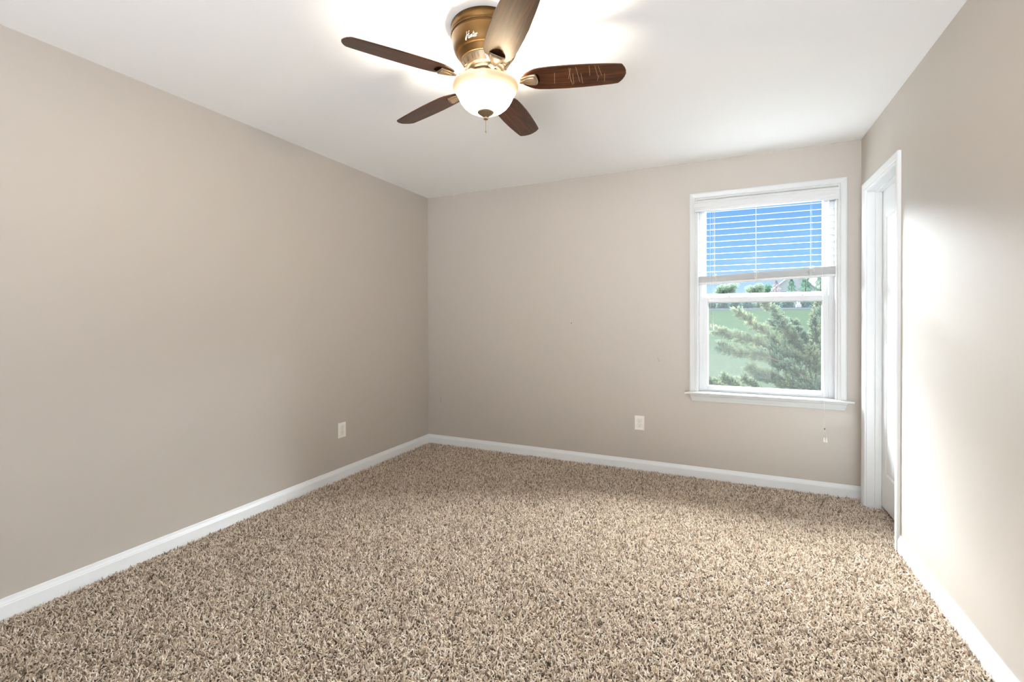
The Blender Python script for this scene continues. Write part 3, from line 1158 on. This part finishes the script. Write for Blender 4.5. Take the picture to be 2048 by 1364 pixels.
# bulbs inside the bowl
for k in range(2):
    a = A_CAM + math.radians(75 + 180 * k)
    ld = bpy.data.lights.new('fan_bulb', 'POINT')
    ld.energy = BULB_W
    ld.color = (1.0, 0.90, 0.74)
    ld.shadow_soft_size = 0.022
    lo = bpy.data.objects.new('fan_bulb', ld)
    COL.objects.link(lo)
    lo.parent = fan
    lo.location = (0.030 * math.cos(a), 0.030 * math.sin(a), 2.126 - H)

# blades and irons
R_TIP, PIT, AZ0, ZB = 0.580, -0.2225, 0.3511, 2.2175


def blade_outline():
    up = [(0.150, 0.020), (0.162, 0.031), (0.185, 0.046), (0.206, 0.0565), (0.225, 0.0605), (0.27, 0.0640), (0.34, 0.0655), (0.41, 0.0640), (0.48, 0.0600), (0.53, 0.0560), (0.553, 0.0530), (0.5585, 0.0490), (0.5700, 0.0330), (0.5770, 0.0170), (0.5800, 0.0)]
    return up + [(x, -y) for x, y in up[-2::-1]]


def make_blade(name, th=0.0052):
    mb = MB()
    o = blade_outline()
    n = len(o)
    b = 0.0014
    cx = 0.37
    rings = []
    for (inset, z) in ((b, -th / 2), (0, -th / 2 + b), (0, th / 2 - b), (b, th / 2)):
        rings.append([(x - inset * (1 if x > 0.57 else (-1 if x < 0.16 else 0)), y - math.copysign(min(inset, abs(y)), y), z) for x, y in o])
    vs = [v for r in rings for v in r]
    fs = [tuple(range(n))[::-1], tuple(3 * n + k for k in range(n))]
    for q in range(3):
        fs += [(q * n + k, q * n + (k + 1) % n, (q + 1) * n + (k + 1) % n, (q + 1) * n + k) for k in range(n)]
    mb.add(vs, fs)
    return mb


def make_iron(mb):
    """arm from the motor flywheel out to a shield-shaped cover on the underside of the blade (blade local axes)"""
    # arm
    path = [(0.060, 0, 0.034), (0.078, 0, 0.032), (0.098, 0, 0.018), (0.118, 0, 0.000), (0.140, 0, -0.007), (0.165, 0, -0.008)]
    wid = [0.016, 0.0125, 0.0100, 0.0095, 0.0120, 0.018]
    thk = [0.005, 0.0055, 0.0055, 0.005, 0.004, 0.003]
    vs, fs = [], []
    for (x, y, z), w, t in zip(path, wid, thk):
        ring = [(-w, -t * 0.3), (-w * 0.7, -t), (0, -t * 1.25), (w * 0.7, -t), (w, -t * 0.3), (w * 0.6, t * 0.6), (-w * 0.6, t * 0.6)]
        vs += [(x, yy, z + zz) for yy, zz in ring]
    m = 7
    for i in range(len(path) - 1):
        fs += [(i * m + k, i * m + (k + 1) % m, (i + 1) * m + (k + 1) % m, (i + 1) * m + k) for k in range(m)]
    fs += [tuple(range(m)), tuple((len(path) - 1) * m + k for k in range(m))]
    mb.add(vs, fs, 0, True)


def shield(mb, x0, x1, wmax, z0, bulge, steps=10, mi=0):
    """pointed towards the hub, widening to an open scooped end"""
    vs, fs = [], []
    m = 9
    for i in range(steps + 1):
        t = i / steps
        x = x0 + (x1 - x0) * t
        w = wmax * (math.sin(min(1, t * 1.02) * math.pi / 2) ** 0.72) if t > 0 else 0.0008
        for k in range(m):
            s = -1 + 2 * k / (m - 1)
            xe = x + (0.012 * (1 - s * s) * t * t - 0.0) * 1.0
            z = z0 - bulge * (1 - abs(s) ** 2.2) * min(1, 0.25 + t * 0.9)
            vs.append((xe, w * s, z))
    for i in range(steps):
        fs += [(i * m + k, i * m + k + 1, (i + 1) * m + k + 1, (i + 1) * m + k) for k in range(m - 1)]
    mb.add(vs, fs, mi, True)
    return vs[-m:]


for k in range(5):
    az = AZ0 + k * 2 * math.pi / 5 + math.radians((0, 1.2, 0, 0.5, 2.6)[k])
    el = math.atan(0.020 * math.cos(az))
    Mx = Matrix.Rotation(az, 4, 'Z') @ Matrix.Rotation(-el, 4, 'Y') @ Matrix.Rotation(PIT, 4, 'X')
    b = make_blade('blade').build('fan_blade', M['wood'], fan)
    b.matrix_parent_inverse = Matrix.Identity(4)
    b.matrix_basis = Matrix.Translation((0, 0, ZB - H)) @ Mx
    if k == 0:
        lines = [(0.288, -0.030, 0.0005, 0.060), (0.345, -0.052, 0.012, 0.075), (0.352, -0.05, -0.006, 0.06), (0.372, -0.055, 0.022, 0.085), (0.362, -0.02, 0.008, 0.06), (0.425, -0.056, 0.008, 0.055), (0.448, -0.055, 0.018, 0.06), (0.462, -0.052, 0.02, 0.055), (0.47, 0.0, -0.004, 0.03), (0.492, -0.01, 0.004, 0.045), (0.355, 0.01, 0.010, 0.035), (0.395, -0.02, 0.012, 0.06)]
        for (x, y, dx_, ln) in lines:
            mb = MB()
            p, q = Vector((x, y, -0.00275)), Vector((x + dx_, y + ln, -0.00275))
            d = (q - p).normalized()
            w = Vector((-d.y, d.x, 0)) * 0.0005
            mb.add([p - w, p + w, q + w, q - w], [(0, 1, 2, 3)])
            scr = mb.build('scratch', M['scratch'])
            scr.parent = b
            scr['label'] = 'pale scratch across the blade'
    mb = MB()
    make_iron(mb)
    iron = mb.build('blade_iron', M['fitting'], fan)
    iron.matrix_parent_inverse = Matrix.Identity(4)
    iron.matrix_basis = Matrix.Translation((0, 0, ZB - H)) @ Mx
    mb = MB()
    shield(mb, 0.136, 0.208, 0.0315, -0.0045, 0.0105)
    end = shield(mb, 0.146, 0.203, 0.0225, -0.0105, 0.0085)
    # shadow at the scooped end, painted as a flat dark patch
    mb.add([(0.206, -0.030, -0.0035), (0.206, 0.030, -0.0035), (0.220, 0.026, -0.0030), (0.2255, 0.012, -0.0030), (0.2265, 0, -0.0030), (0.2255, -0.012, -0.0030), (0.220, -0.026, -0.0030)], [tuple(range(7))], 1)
    cov = mb.build('blade_cover', [M['fitting'], M['scoop_shade']])
    sol = cov.modifiers.new('thickness', 'SOLIDIFY')
    sol.thickness = 0.0016
    sol.offset = 0
    cov.parent = iron


# ------------------------------------------------------------------ outdoors
def lawn_z(y):
    return -3.3 + 0.0865 * y if y < 71 else 2.84 + 0.01 * (y - 71)


def lawn_material():
    m = bpy.data.materials.new('lawn_grass')
    m.use_nodes = True
    nt = m.node_tree
    N, L = nt.nodes.new, nt.links.new
    b = nt.nodes['Principled BSDF']
    tc = N('ShaderNodeTexCoord')
    mp = N('ShaderNodeMapping')
    mp.inputs['Scale'].default_value = (0.10, 0.55, 1)
    L(tc.outputs['Object'], mp.inputs['Vector'])
    nz = N('ShaderNodeTexNoise')
    nz.inputs['Scale'].default_value = 1.0
    nz.inputs['Detail'].default_value = 8
    nz.inputs['Roughness'].default_value = 0.65
    L(mp.outputs[0], nz.inputs['Vector'])
    r = N('ShaderNodeValToRGB')
    e = r.color_ramp.elements
    e[0].position, e[0].color = 0.30, (0.0087, 0.0155, 0.0085, 1)
    e[1].position, e[1].color = 0.68, (0.0137, 0.0193, 0.0118, 1)
    L(nz.outputs['Fac'], r.inputs['Fac'])
    # paler grass colour on the near part of the field
    sep = N('ShaderNodeSeparateXYZ')
    L(tc.outputs['Object'], sep.inputs[0])
    mr = N('ShaderNodeMapRange')
    mr.inputs['From Min'].default_value = 16
    mr.inputs['From Max'].default_value = 36
    mr.inputs['To Min'].default_value = 0.75
    mr.inputs['To Max'].default_value = 0.0
    L(sep.outputs['Y'], mr.inputs['Value'])
    mx = N('ShaderNodeMix')
    mx.data_type = 'RGBA'
    L(mr.outputs['Result'], mx.inputs['Factor'])
    L(r.outputs['Color'], mx.inputs['A'])
    mx.inputs['B'].default_value = (0.0206, 0.0224, 0.0177, 1)
    L(mx.outputs['Result'], b.inputs['Base Color'])
    b.inputs['Roughness'].default_value = 1.0
    b.inputs['Specular IOR Level'].default_value = 0.0
    return m


M['lawn'] = lawn_material()
M['road'] = mat('asphalt', (0.0150, 0.0175, 0.0210), 1.0, 0.0, vary=(0.6, 0.15))
M['bark'] = mat('bark', (0.0465, 0.0372, 0.0310), 1.0, 0.0, vary=(20, 0.25))
M['juniper'] = leaf_material('juniper_needles', (0.0298, 0.0508, 0.0422), (0.0899, 0.0992, 0.0527), 0.35, 2.2)
M['leaf_a'] = leaf_material('pale_green_leaves', (0.0927, 0.1355, 0.0963), (0.1925, 0.2353, 0.1640), 0.3, 0.8)
M['leaf_b'] = leaf_material('deep_green_leaves', (0.0392, 0.0891, 0.0606), (0.1069, 0.1711, 0.1176), 0.25, 0.8)
M['leaf_c'] = leaf_material('mauve_grey_twigs', (0.1426, 0.1248, 0.1283), (0.2353, 0.2103, 0.2139), 0.3, 0.8)
M['leaf_d'] = leaf_material('dark_hedge_leaves', (0.0428, 0.0856, 0.0927), (0.1141, 0.1711, 0.1426), 0.2, 0.5)
M['leaf_e'] = leaf_material('olive_leaves', (0.1212, 0.1355, 0.0713), (0.2282, 0.2353, 0.1426), 0.3, 0.6)
M['roof_a'] = mat('pale_shingle', (0.3720, 0.3441, 0.3441), 0.9, 0.2, vary=(0.7, 0.1))
M['roof_b'] = mat('pinkish_shingle', (0.3348, 0.2697, 0.2790), 0.9, 0.2, vary=(0.7, 0.1))
M['siding'] = mat('pale_siding', (0.3906, 0.3999, 0.4092), 0.8, 0.2, vary=(0.5, 0.05))
M['hwin'] = mat('house_window_glass', (0.10, 0.12, 0.15), 0.2, 0.5, vary=(0.5, 0.1))

mb = MB()
xs = np.linspace(-70, 110, 13)
yv = [0.16, 5, 12, 20, 30, 40, 50, 60, 71, 90, 120, 200]
vs = [(x, y, lawn_z(y)) for y in yv for x in xs]
fs = [(j * 13 + i, j * 13 + i + 1, (j + 1) * 13 + i + 1, (j + 1) * 13 + i) for j in range(len(yv) - 1) for i in range(12)]
mb.add(vs, fs)
tag(mb.build('lawn', M['lawn']), 'wide green field rising away beyond the window', 'lawn', kind='structure')
mb = MB()
mb.add([(-60, 66.5, lawn_z(66.5) + 0.03), (100, 66.5, lawn_z(66.5) + 0.03), (100, 70.5, lawn_z(70.5) + 0.03), (-60, 70.5, lawn_z(70.5) + 0.03)], [(0, 1, 2, 3)])
tag(mb.build('road', M['road']), 'grey road along the far edge of the field', 'road', kind='structure')


def cam_ray(px, py):
    return _f + _r * ((px - 1024) / FPX) - _u * ((py - 645.46) / FPX)


def at(px, py, y):
    d = cam_ray(px, py)
    t = (y - CAM.y) / d.y
    return CAM + d * t


def leaf_cloud(mb, rnd, n, size, sampler, mi=0, aspect=0.5):
    for _ in range(n):
        p, nrm = sampler(rnd)
        a = Vector((rnd.gauss(0, 1), rnd.gauss(0, 1), rnd.gauss(0, 1))).normalized()
        b = a.orthogonal().normalized()
        s = size * rnd.uniform(0.6, 1.4)
        mb.add([p - a * s, p + b * s * aspect, p + a * s, p - b * s * aspect], [(0, 1, 2, 3)], mi)


def tree(name, px, y, zbase, height, width, shape, m, label, cat, seed, n=700, size=None, group=None):
    """crown of many leaves round a trunk; shape 'cone', 'round' or 'vase'"""
    rnd = random.Random(seed)
    base = at(px, 620, y)
    root = empty(name, (base.x, y, zbase))
    tag(root, label, cat, group=group)
    bx, by = base.x, y
    mb = MB()
    th = height * (0.12 if shape == 'cone' else 0.35)
    mb.tube([(bx, by, zbase - 0.1), (bx + 0.02, by, zbase + th), (bx, by, zbase + height * 0.8)], [width * 0.05, width * 0.04, width * 0.01], 7)
    if shape != 'cone':
        for k in range(9):
            a = rnd.uniform(0, 6.28)
            z0 = zbase + height * rnd.uniform(0.25, 0.6)
            mb.tube([(bx, by, z0), (bx + math.cos(a) * width * 0.2, by + math.sin(a) * width * 0.2, z0 + height * 0.15), (bx + math.cos(a) * width * 0.36, by + math.sin(a) * width * 0.36, z0 + height * 0.24)], [width * 0.018, width * 0.012, width * 0.004], 5)
    mb.build('trunk', M['bark'], root)
    mb = MB()
    lumps = [(rnd.uniform(0, 6.28), rnd.uniform(0.15, 0.95), rnd.uniform(0.5, 1.0)) for _ in range(14)]

    def samp(r):
        while True:
            if shape == 'cone':
                t = r.random()
                rr = width / 2 * min(1.0, (1 - t) ** 0.62 * 1.05) * math.sqrt(r.uniform(0.35, 1)) * (0.9 + 0.2 * math.sin(t * 40))
                a = r.uniform(0, 6.283)
                return Vector((bx + rr * math.cos(a), by + rr * math.sin(a), zbase + height * (0.04 + 0.96 * t))), None
            la, lt, lr = r.choice(lumps)
            cx_ = bx + math.cos(la) * width * 0.27 * lr
            cy_ = by + math.sin(la) * width * 0.27 * lr
            cz_ = zbase + height * (0.3 + 0.58 * lt)
            v = Vector((r.gauss(0, 1), r.gauss(0, 1), r.gauss(0, 1))).normalized() * (r.random() ** 0.33)
            return Vector((cx_ + v.x * width * 0.21, cy_ + v.y * width * 0.21, cz_ + v.z * height * 0.14)), None
    leaf_cloud(mb, rnd, n * 4, size or width * 0.028, samp)
    mb.build('foliage', m, root, fixn=False)
    return root


# row of trees beyond the road (each its own thing)
Z72 = 3.0
tree('young_tree', 1452, 76, Z72, 4.1, 4.2, 'round', M['leaf_a'], 'small round green tree standing alone at the left of the window view', 'tree', 11, 900)
tree('bushy_tree', 1508, 78, Z72, 4.0, 3.4, 'round', M['leaf_a'], 'pale green bushy tree seen left of the mauve bare tree', 'tree', 12, 900)
tree('bushy_tree', 1531, 86, Z72, 4.6, 3.0, 'round', M['leaf_b'], 'darker green bushy tree just behind the mauve bare tree', 'tree', 13, 800)
tree('bare_tree', 1552, 81, Z72, 4.5, 2.6, 'cone', M['leaf_c'], 'mauve grey cone shaped bare tree in front of the houses', 'tree', 14, 700)
tree('arborvitae', 1583, 75.5, Z72, 4.4, 2.0, 'cone', M['leaf_b'], 'narrow green conifer before the left roof, leftmost of the three conifers', 'tree', 15, 900, group='conifers by the houses')
tree('arborvitae', 1611, 79, Z72, 5.3, 2.6, 'cone', M['leaf_b'], 'largest green conifer, between the two house roofs', 'tree', 16, 1000, group='conifers by the houses')
tree('arborvitae', 1641, 75.5, Z72, 5.3, 2.4, 'cone', M['leaf_b'], 'green conifer at the right edge of the upper pane', 'tree', 17, 900, group='conifers by the houses')
hedges = [(1421, 1.25, 'leaf_d', 'dark rounded hedge shrub at the left edge of the lower pane'), (1446, 1.2, 'leaf_d', 'dark hedge shrub under the lone round tree'),
          (1472, 1.25, 'leaf_d', 'dark hedge shrub in the gap right of the lone round tree'), (1497, 1.3, 'leaf_d', 'dark hedge shrub under the left part of the pale bushy tree'),
          (1523, 1.3, 'leaf_e', 'olive hedge shrub behind the topmost juniper tip'), (1549, 1.2, 'leaf_d', 'dark hedge shrub under the mauve bare tree'),
          (1574, 1.25, 'leaf_d', 'dark hedge shrub left of the white utility box'), (1608, 1.25, 'leaf_d', 'dark green hedge shrub right of the white utility box'), (1634, 1.3, 'leaf_e', 'olive hedge shrub at the right edge of the lower pane')]
w = 2.0
for i, (px, h, mk, lb) in enumerate(hedges):
    rnd = random.Random(40 + i)
    y = 72.4 if i % 2 else 73.6
    b = at(px, 620, y)
    mb = MB()

    def samp(r, bx=b.x, by=y, w=w, h=h):
        v = Vector((r.gauss(0, 1), r.gauss(0, 1), abs(r.gauss(0, 1)))).normalized() * (r.random() ** 0.4)
        return Vector((bx + v.x * w * 0.5, by + v.y * w * 0.3, lawn_z(by) + v.z * h)), None
    leaf_cloud(mb, rnd, 420, 0.2, samp, aspect=0.6)
    tag(mb.build('hedge_shrub', M[mk], fixn=False), lb, 'shrub', group='hedge along the road')
# white utility box by the road
b = at(1597, 610, 71.0)
mb = MB()
mb.bevbox(b.x - 0.30, b.x + 0.30, 70.6, 71.4, lawn_z(71.0), lawn_z(71.0) + 0.4, 0.05)
mb.bevbox(b.x - 0.16, b.x + 0.16, 70.75, 71.25, lawn_z(71.0) + 0.4, lawn_z(71.0) + 1.3, 0.04)
tag(mb.build('utility_box', M['siding']), 'small white utility box at the far side of the road', 'utility box')


def house(px, y, w, d, wall_h, roof_h, roof_m, label, gable_front=True):
    b = at(px, 620, y)
    z0 = Z72 - 0.2
    root = empty('house', (b.x, y, z0))
    tag(root, label, 'house', group='houses beyond the field')
    x0, x1, y0, y1 = b.x - w / 2, b.x + w / 2, y, y + d
    mb = MB()
    mb.box(x0, x1, y0, y1, z0, z0 + wall_h)
    zt = z0 + wall_h
    if gable_front:
        mb.add([(x0, y0, zt), (x1, y0, zt), (b.x, y0, zt + roof_h), (x0, y1, zt), (x1, y1, zt), (b.x, y1, zt + roof_h)], [(0, 1, 2), (3, 5, 4), (0, 3, 4, 1)])
    mb.build('wall', M['siding'], root)
    mb = MB()
    e = 0.5
    if gable_front:
        k = roof_h / (w / 2)
        for s in (-1, 1):
            xe = b.x + s * (w / 2 + e)
            lo, hi = zt - k * e, zt + roof_h
            mb.add([(xe, y0 - e, lo), (b.x, y0 - e, hi), (b.x, y1 + e, hi), (xe, y1 + e, lo), (xe, y0 - e, lo + 0.25), (b.x, y0 - e, hi + 0.25), (b.x, y1 + e, hi + 0.25), (xe, y1 + e, lo + 0.25)],
                   [(0, 1, 2, 3), (4, 5, 6, 7), (0, 1, 5, 4), (2, 3, 7, 6), (0, 3, 7, 4)])
    else:
        ym = (y0 + y1) / 2
        k = roof_h / (d / 2)
        for s in (-1, 1):
            ye = ym + s * (d / 2 + e)
            lo, hi = zt - k * e, zt + roof_h
            mb.add([(x0 - e, ye, lo), (x0 - e, ym, hi), (x1 + e, ym, hi), (x1 + e, ye, lo), (x0 - e, ye, lo + 0.25), (x0 - e, ym, hi + 0.25), (x1 + e, ym, hi + 0.25), (x1 + e, ye, lo + 0.25)],
                   [(0, 1, 2, 3), (4, 5, 6, 7), (0, 1, 5, 4), (2, 3, 7, 6), (0, 3, 7, 4)])
    mb.build('roof', roof_m, root)
    for q in (-0.28, 0.28):
        mb = MB()
        mb.box(b.x + q * w - 0.5, b.x + q * w + 0.5, y0 - 0.06, y0 + 0.02, z0 + wall_h * 0.35, z0 + wall_h * 0.85)
        mb.build('window', M['hwin'], root)
    return root


house(1588, 98, 6.4, 9, 4.3, 2.6, M['roof_a'], 'pale gabled house behind the two left conifers')
house(1645, 111, 7.6, 9, 4.9, 4.2, M['roof_b'], 'house with a pinkish grey roof behind the right conifers', gable_front=False)

# juniper close to the window
jun = empty('juniper_tree', (5.2, 3.6, lawn_z(3.6)))
tag(jun, 'large feathery green juniper just outside the lower window pane', 'tree')


def c4(x, y):
    return (1350 + x / 4.0125, 560 + y / 4.0125)


branches = [
    ([(1250, 760), (1020, 560), (920, 430), (830, 290), (735, 195)], 3.6, 2.6),
    ([(1230, 830), (980, 640), (800, 480), (640, 365), (515, 265)], 3.2, 2.5),
    ([(1230, 860), (930, 660), (700, 520), (500, 462), (350, 412)], 2.9, 2.2),
    ([(1230, 900), (950, 720), (720, 610), (500, 575), (362, 535)], 2.6, 2.0),
    ([(1230, 960), (1000, 860), (850, 800), (720, 770), (620, 720)], 2.5, 2.1),
    ([(1300, 700), (1190, 560), (1130, 420), (1140, 300), (1175, 185)], 3.8, 3.2),
    ([(1300, 650), (1240, 480), (1200, 360), (1190, 260)], 3.4, 3.0),
    ([(1260, 720), (1060, 590), (920, 480), (800, 345)], 3.7, 3.1),
    ([(620, 1010), (480, 945), (370, 885), (280, 805)], 2.2, 2.0),
    ([(720, 1010), (600, 940), (490, 865), (405, 785)], 2.3, 2.1),
    ([(860, 1010), (740, 940), (640, 870), (560, 790)], 2.4, 2.2),
    ([(1260, 800), (1080, 690), (960, 620), (820, 600)], 3.2, 2.6),
    ([(1270, 880), (1100, 800), (980, 740), (860, 700)], 2.9, 2.4),
    ([(1270, 1000), (1120, 920), (1000, 880), (880, 860)], 2.6, 2.3),
    ([(1280, 800), (1150, 640), (1080, 540), (1000, 430), (960, 360)], 3.9, 3.3),
    ([(1290, 960), (1180, 780), (1130, 680), (1100, 560)], 3.0, 2.8),
]
rnd = random.Random(99)
wood, fol = MB(), MB()


def needle_spray(fol, p, d, ln, rnd):
    """flat feathery spray: twig with many small scale leaves"""
    d = d.normalized()
    side = d.cross(Vector((rnd.gauss(0, 1), rnd.gauss(0, 1), rnd.gauss(0, 1)))).normalized()
    for k in range(9):
        t = k / 8
        q = p + d * ln * t
        for s in (-1, 1):
            dd = (d * 0.8 + side * s * 0.75 + Vector((rnd.gauss(0, 0.25), rnd.gauss(0, 0.25), rnd.gauss(0, 0.25)))).normalized()
            L_ = ln * 0.42 * (1.1 - 0.75 * t)
            n = dd.cross(side.cross(d) + Vector((rnd.gauss(0, 0.4), rnd.gauss(0, 0.4), rnd.gauss(0, 0.4)))).normalized() * (0.0032)
            fol.add([q - n, q + dd * L_ * 0.5 - n * 1.3, q + dd * L_, q + dd * L_ * 0.5 + n * 1.3, q + n], [(0, 1, 2, 3, 4)])


trunk_pts = [Vector((5.2, 3.6, lawn_z(3.6) - 0.1)), Vector((5.0, 3.5, -1.6)), Vector((4.75, 3.45, -0.2)), Vector((4.55, 3.4, 0.8)), Vector((4.4, 3.5, 1.8))]
wood.tube(trunk_pts, [0.13, 0.11, 0.085, 0.05, 0.015], 9)


def on_trunk(z):
    for a_, b_ in zip(trunk_pts, trunk_pts[1:]):
        if a_.z <= z <= b_.z:
            return a_.lerp(b_, (z - a_.z) / (b_.z - a_.z))
    return trunk_pts[-1].copy()


# the rest of the crown, on the sides of the trunk turned away from the window pane
for k in range(30):
    z0 = -2.9 + 4.5 * k / 29
    p0 = on_trunk(z0)
    an = math.radians(-75 + (k * 137.5) % 175)
    reach = 1.55 * (1.0 - 0.55 * (k / 29)) * rnd.uniform(0.8, 1.1)
    d = Vector((math.cos(an), math.sin(an), 0.0))
    branches.append(([p0 + d * reach * q + Vector((0, 0, 0.42 * reach * q * q + 0.12 * reach * q)) for q in (0.25, 0.5, 0.75, 1.0)], None, z0))
for pl, ya_, yb_ in branches:
    n = len(pl)
    small = 0.6 if ya_ is not None and pl[0][1] >= 1005 else 1.0
    P = []
    if ya_ is None:
        P = pl
    else:
        for i, (x, y) in enumerate(pl):
            px, py = c4(x, y)
            P.append(at(px, py, ya_ + (yb_ - ya_) * i / (n - 1)))
    # run back to the trunk
    tz = max(-1.5, min(1.5, P[0].z - 0.25 - 0.35 * rnd.random()))
    full = [on_trunk(tz if ya_ is not None else yb_)] + P
    dense = []
    for i in range(len(full) - 1):
        p0, p1, p2, p3 = full[max(i - 1, 0)], full[i], full[i + 1], full[min(i + 2, len(full) - 1)]
        for k in range(8):
            t = k / 8
            dense.append(0.5 * ((2 * p1) + (p2 - p0) * t + (2 * p0 - 5 * p1 + 4 * p2 - p3) * t * t + (3 * p1 - p0 - 3 * p2 + p3) * t ** 3))
    dense.append(full[-1])
    m = len(dense)
    wood.tube(dense, [0.018 * (1 - i / m) + 0.0025 for i in range(m)], 6)
    for i in range(6, m):
        t = i / (m - 1)
        tang = (dense[min(i + 1, m - 1)] - dense[i - 1]).normalized()
        cnt = 5 if t < 0.8 else 4
        for _ in range(cnt):
            perp = tang.cross(Vector((rnd.gauss(0, 1), rnd.gauss(0, 1), rnd.gauss(0, 1)))).normalized()
            ln = small * 0.165 * (1.12 - t * 0.72) * rnd.uniform(0.6, 1.15)
            dr = (tang * 0.9 + perp * 0.75 + Vector((0, 0, 0.10))).normalized()
            p0 = dense[i] + (dense[i] - dense[i - 1]) * rnd.uniform(-0.8, 0.2)
            wood.tube([p0, p0 + dr * ln * 0.9], [0.0028, 0.001], 4)
            for q in range(3):
                pp = p0 + dr * ln * (0.25 + 0.3 * q)
                perp2 = dr.cross(Vector((rnd.gauss(0, 1), rnd.gauss(0, 1), rnd.gauss(0, 1)))).normalized()
                needle_spray(fol, pp, dr * 0.8 + perp2 * 0.5, 0.058 * rnd.uniform(0.7, 1.25), rnd)
            needle_spray(fol, p0 + dr * ln * 0.75, dr, 0.066, rnd)
wood.build('branches', M['bark'], jun)
fol.build('foliage', M['juniper'], jun, fixn=False)
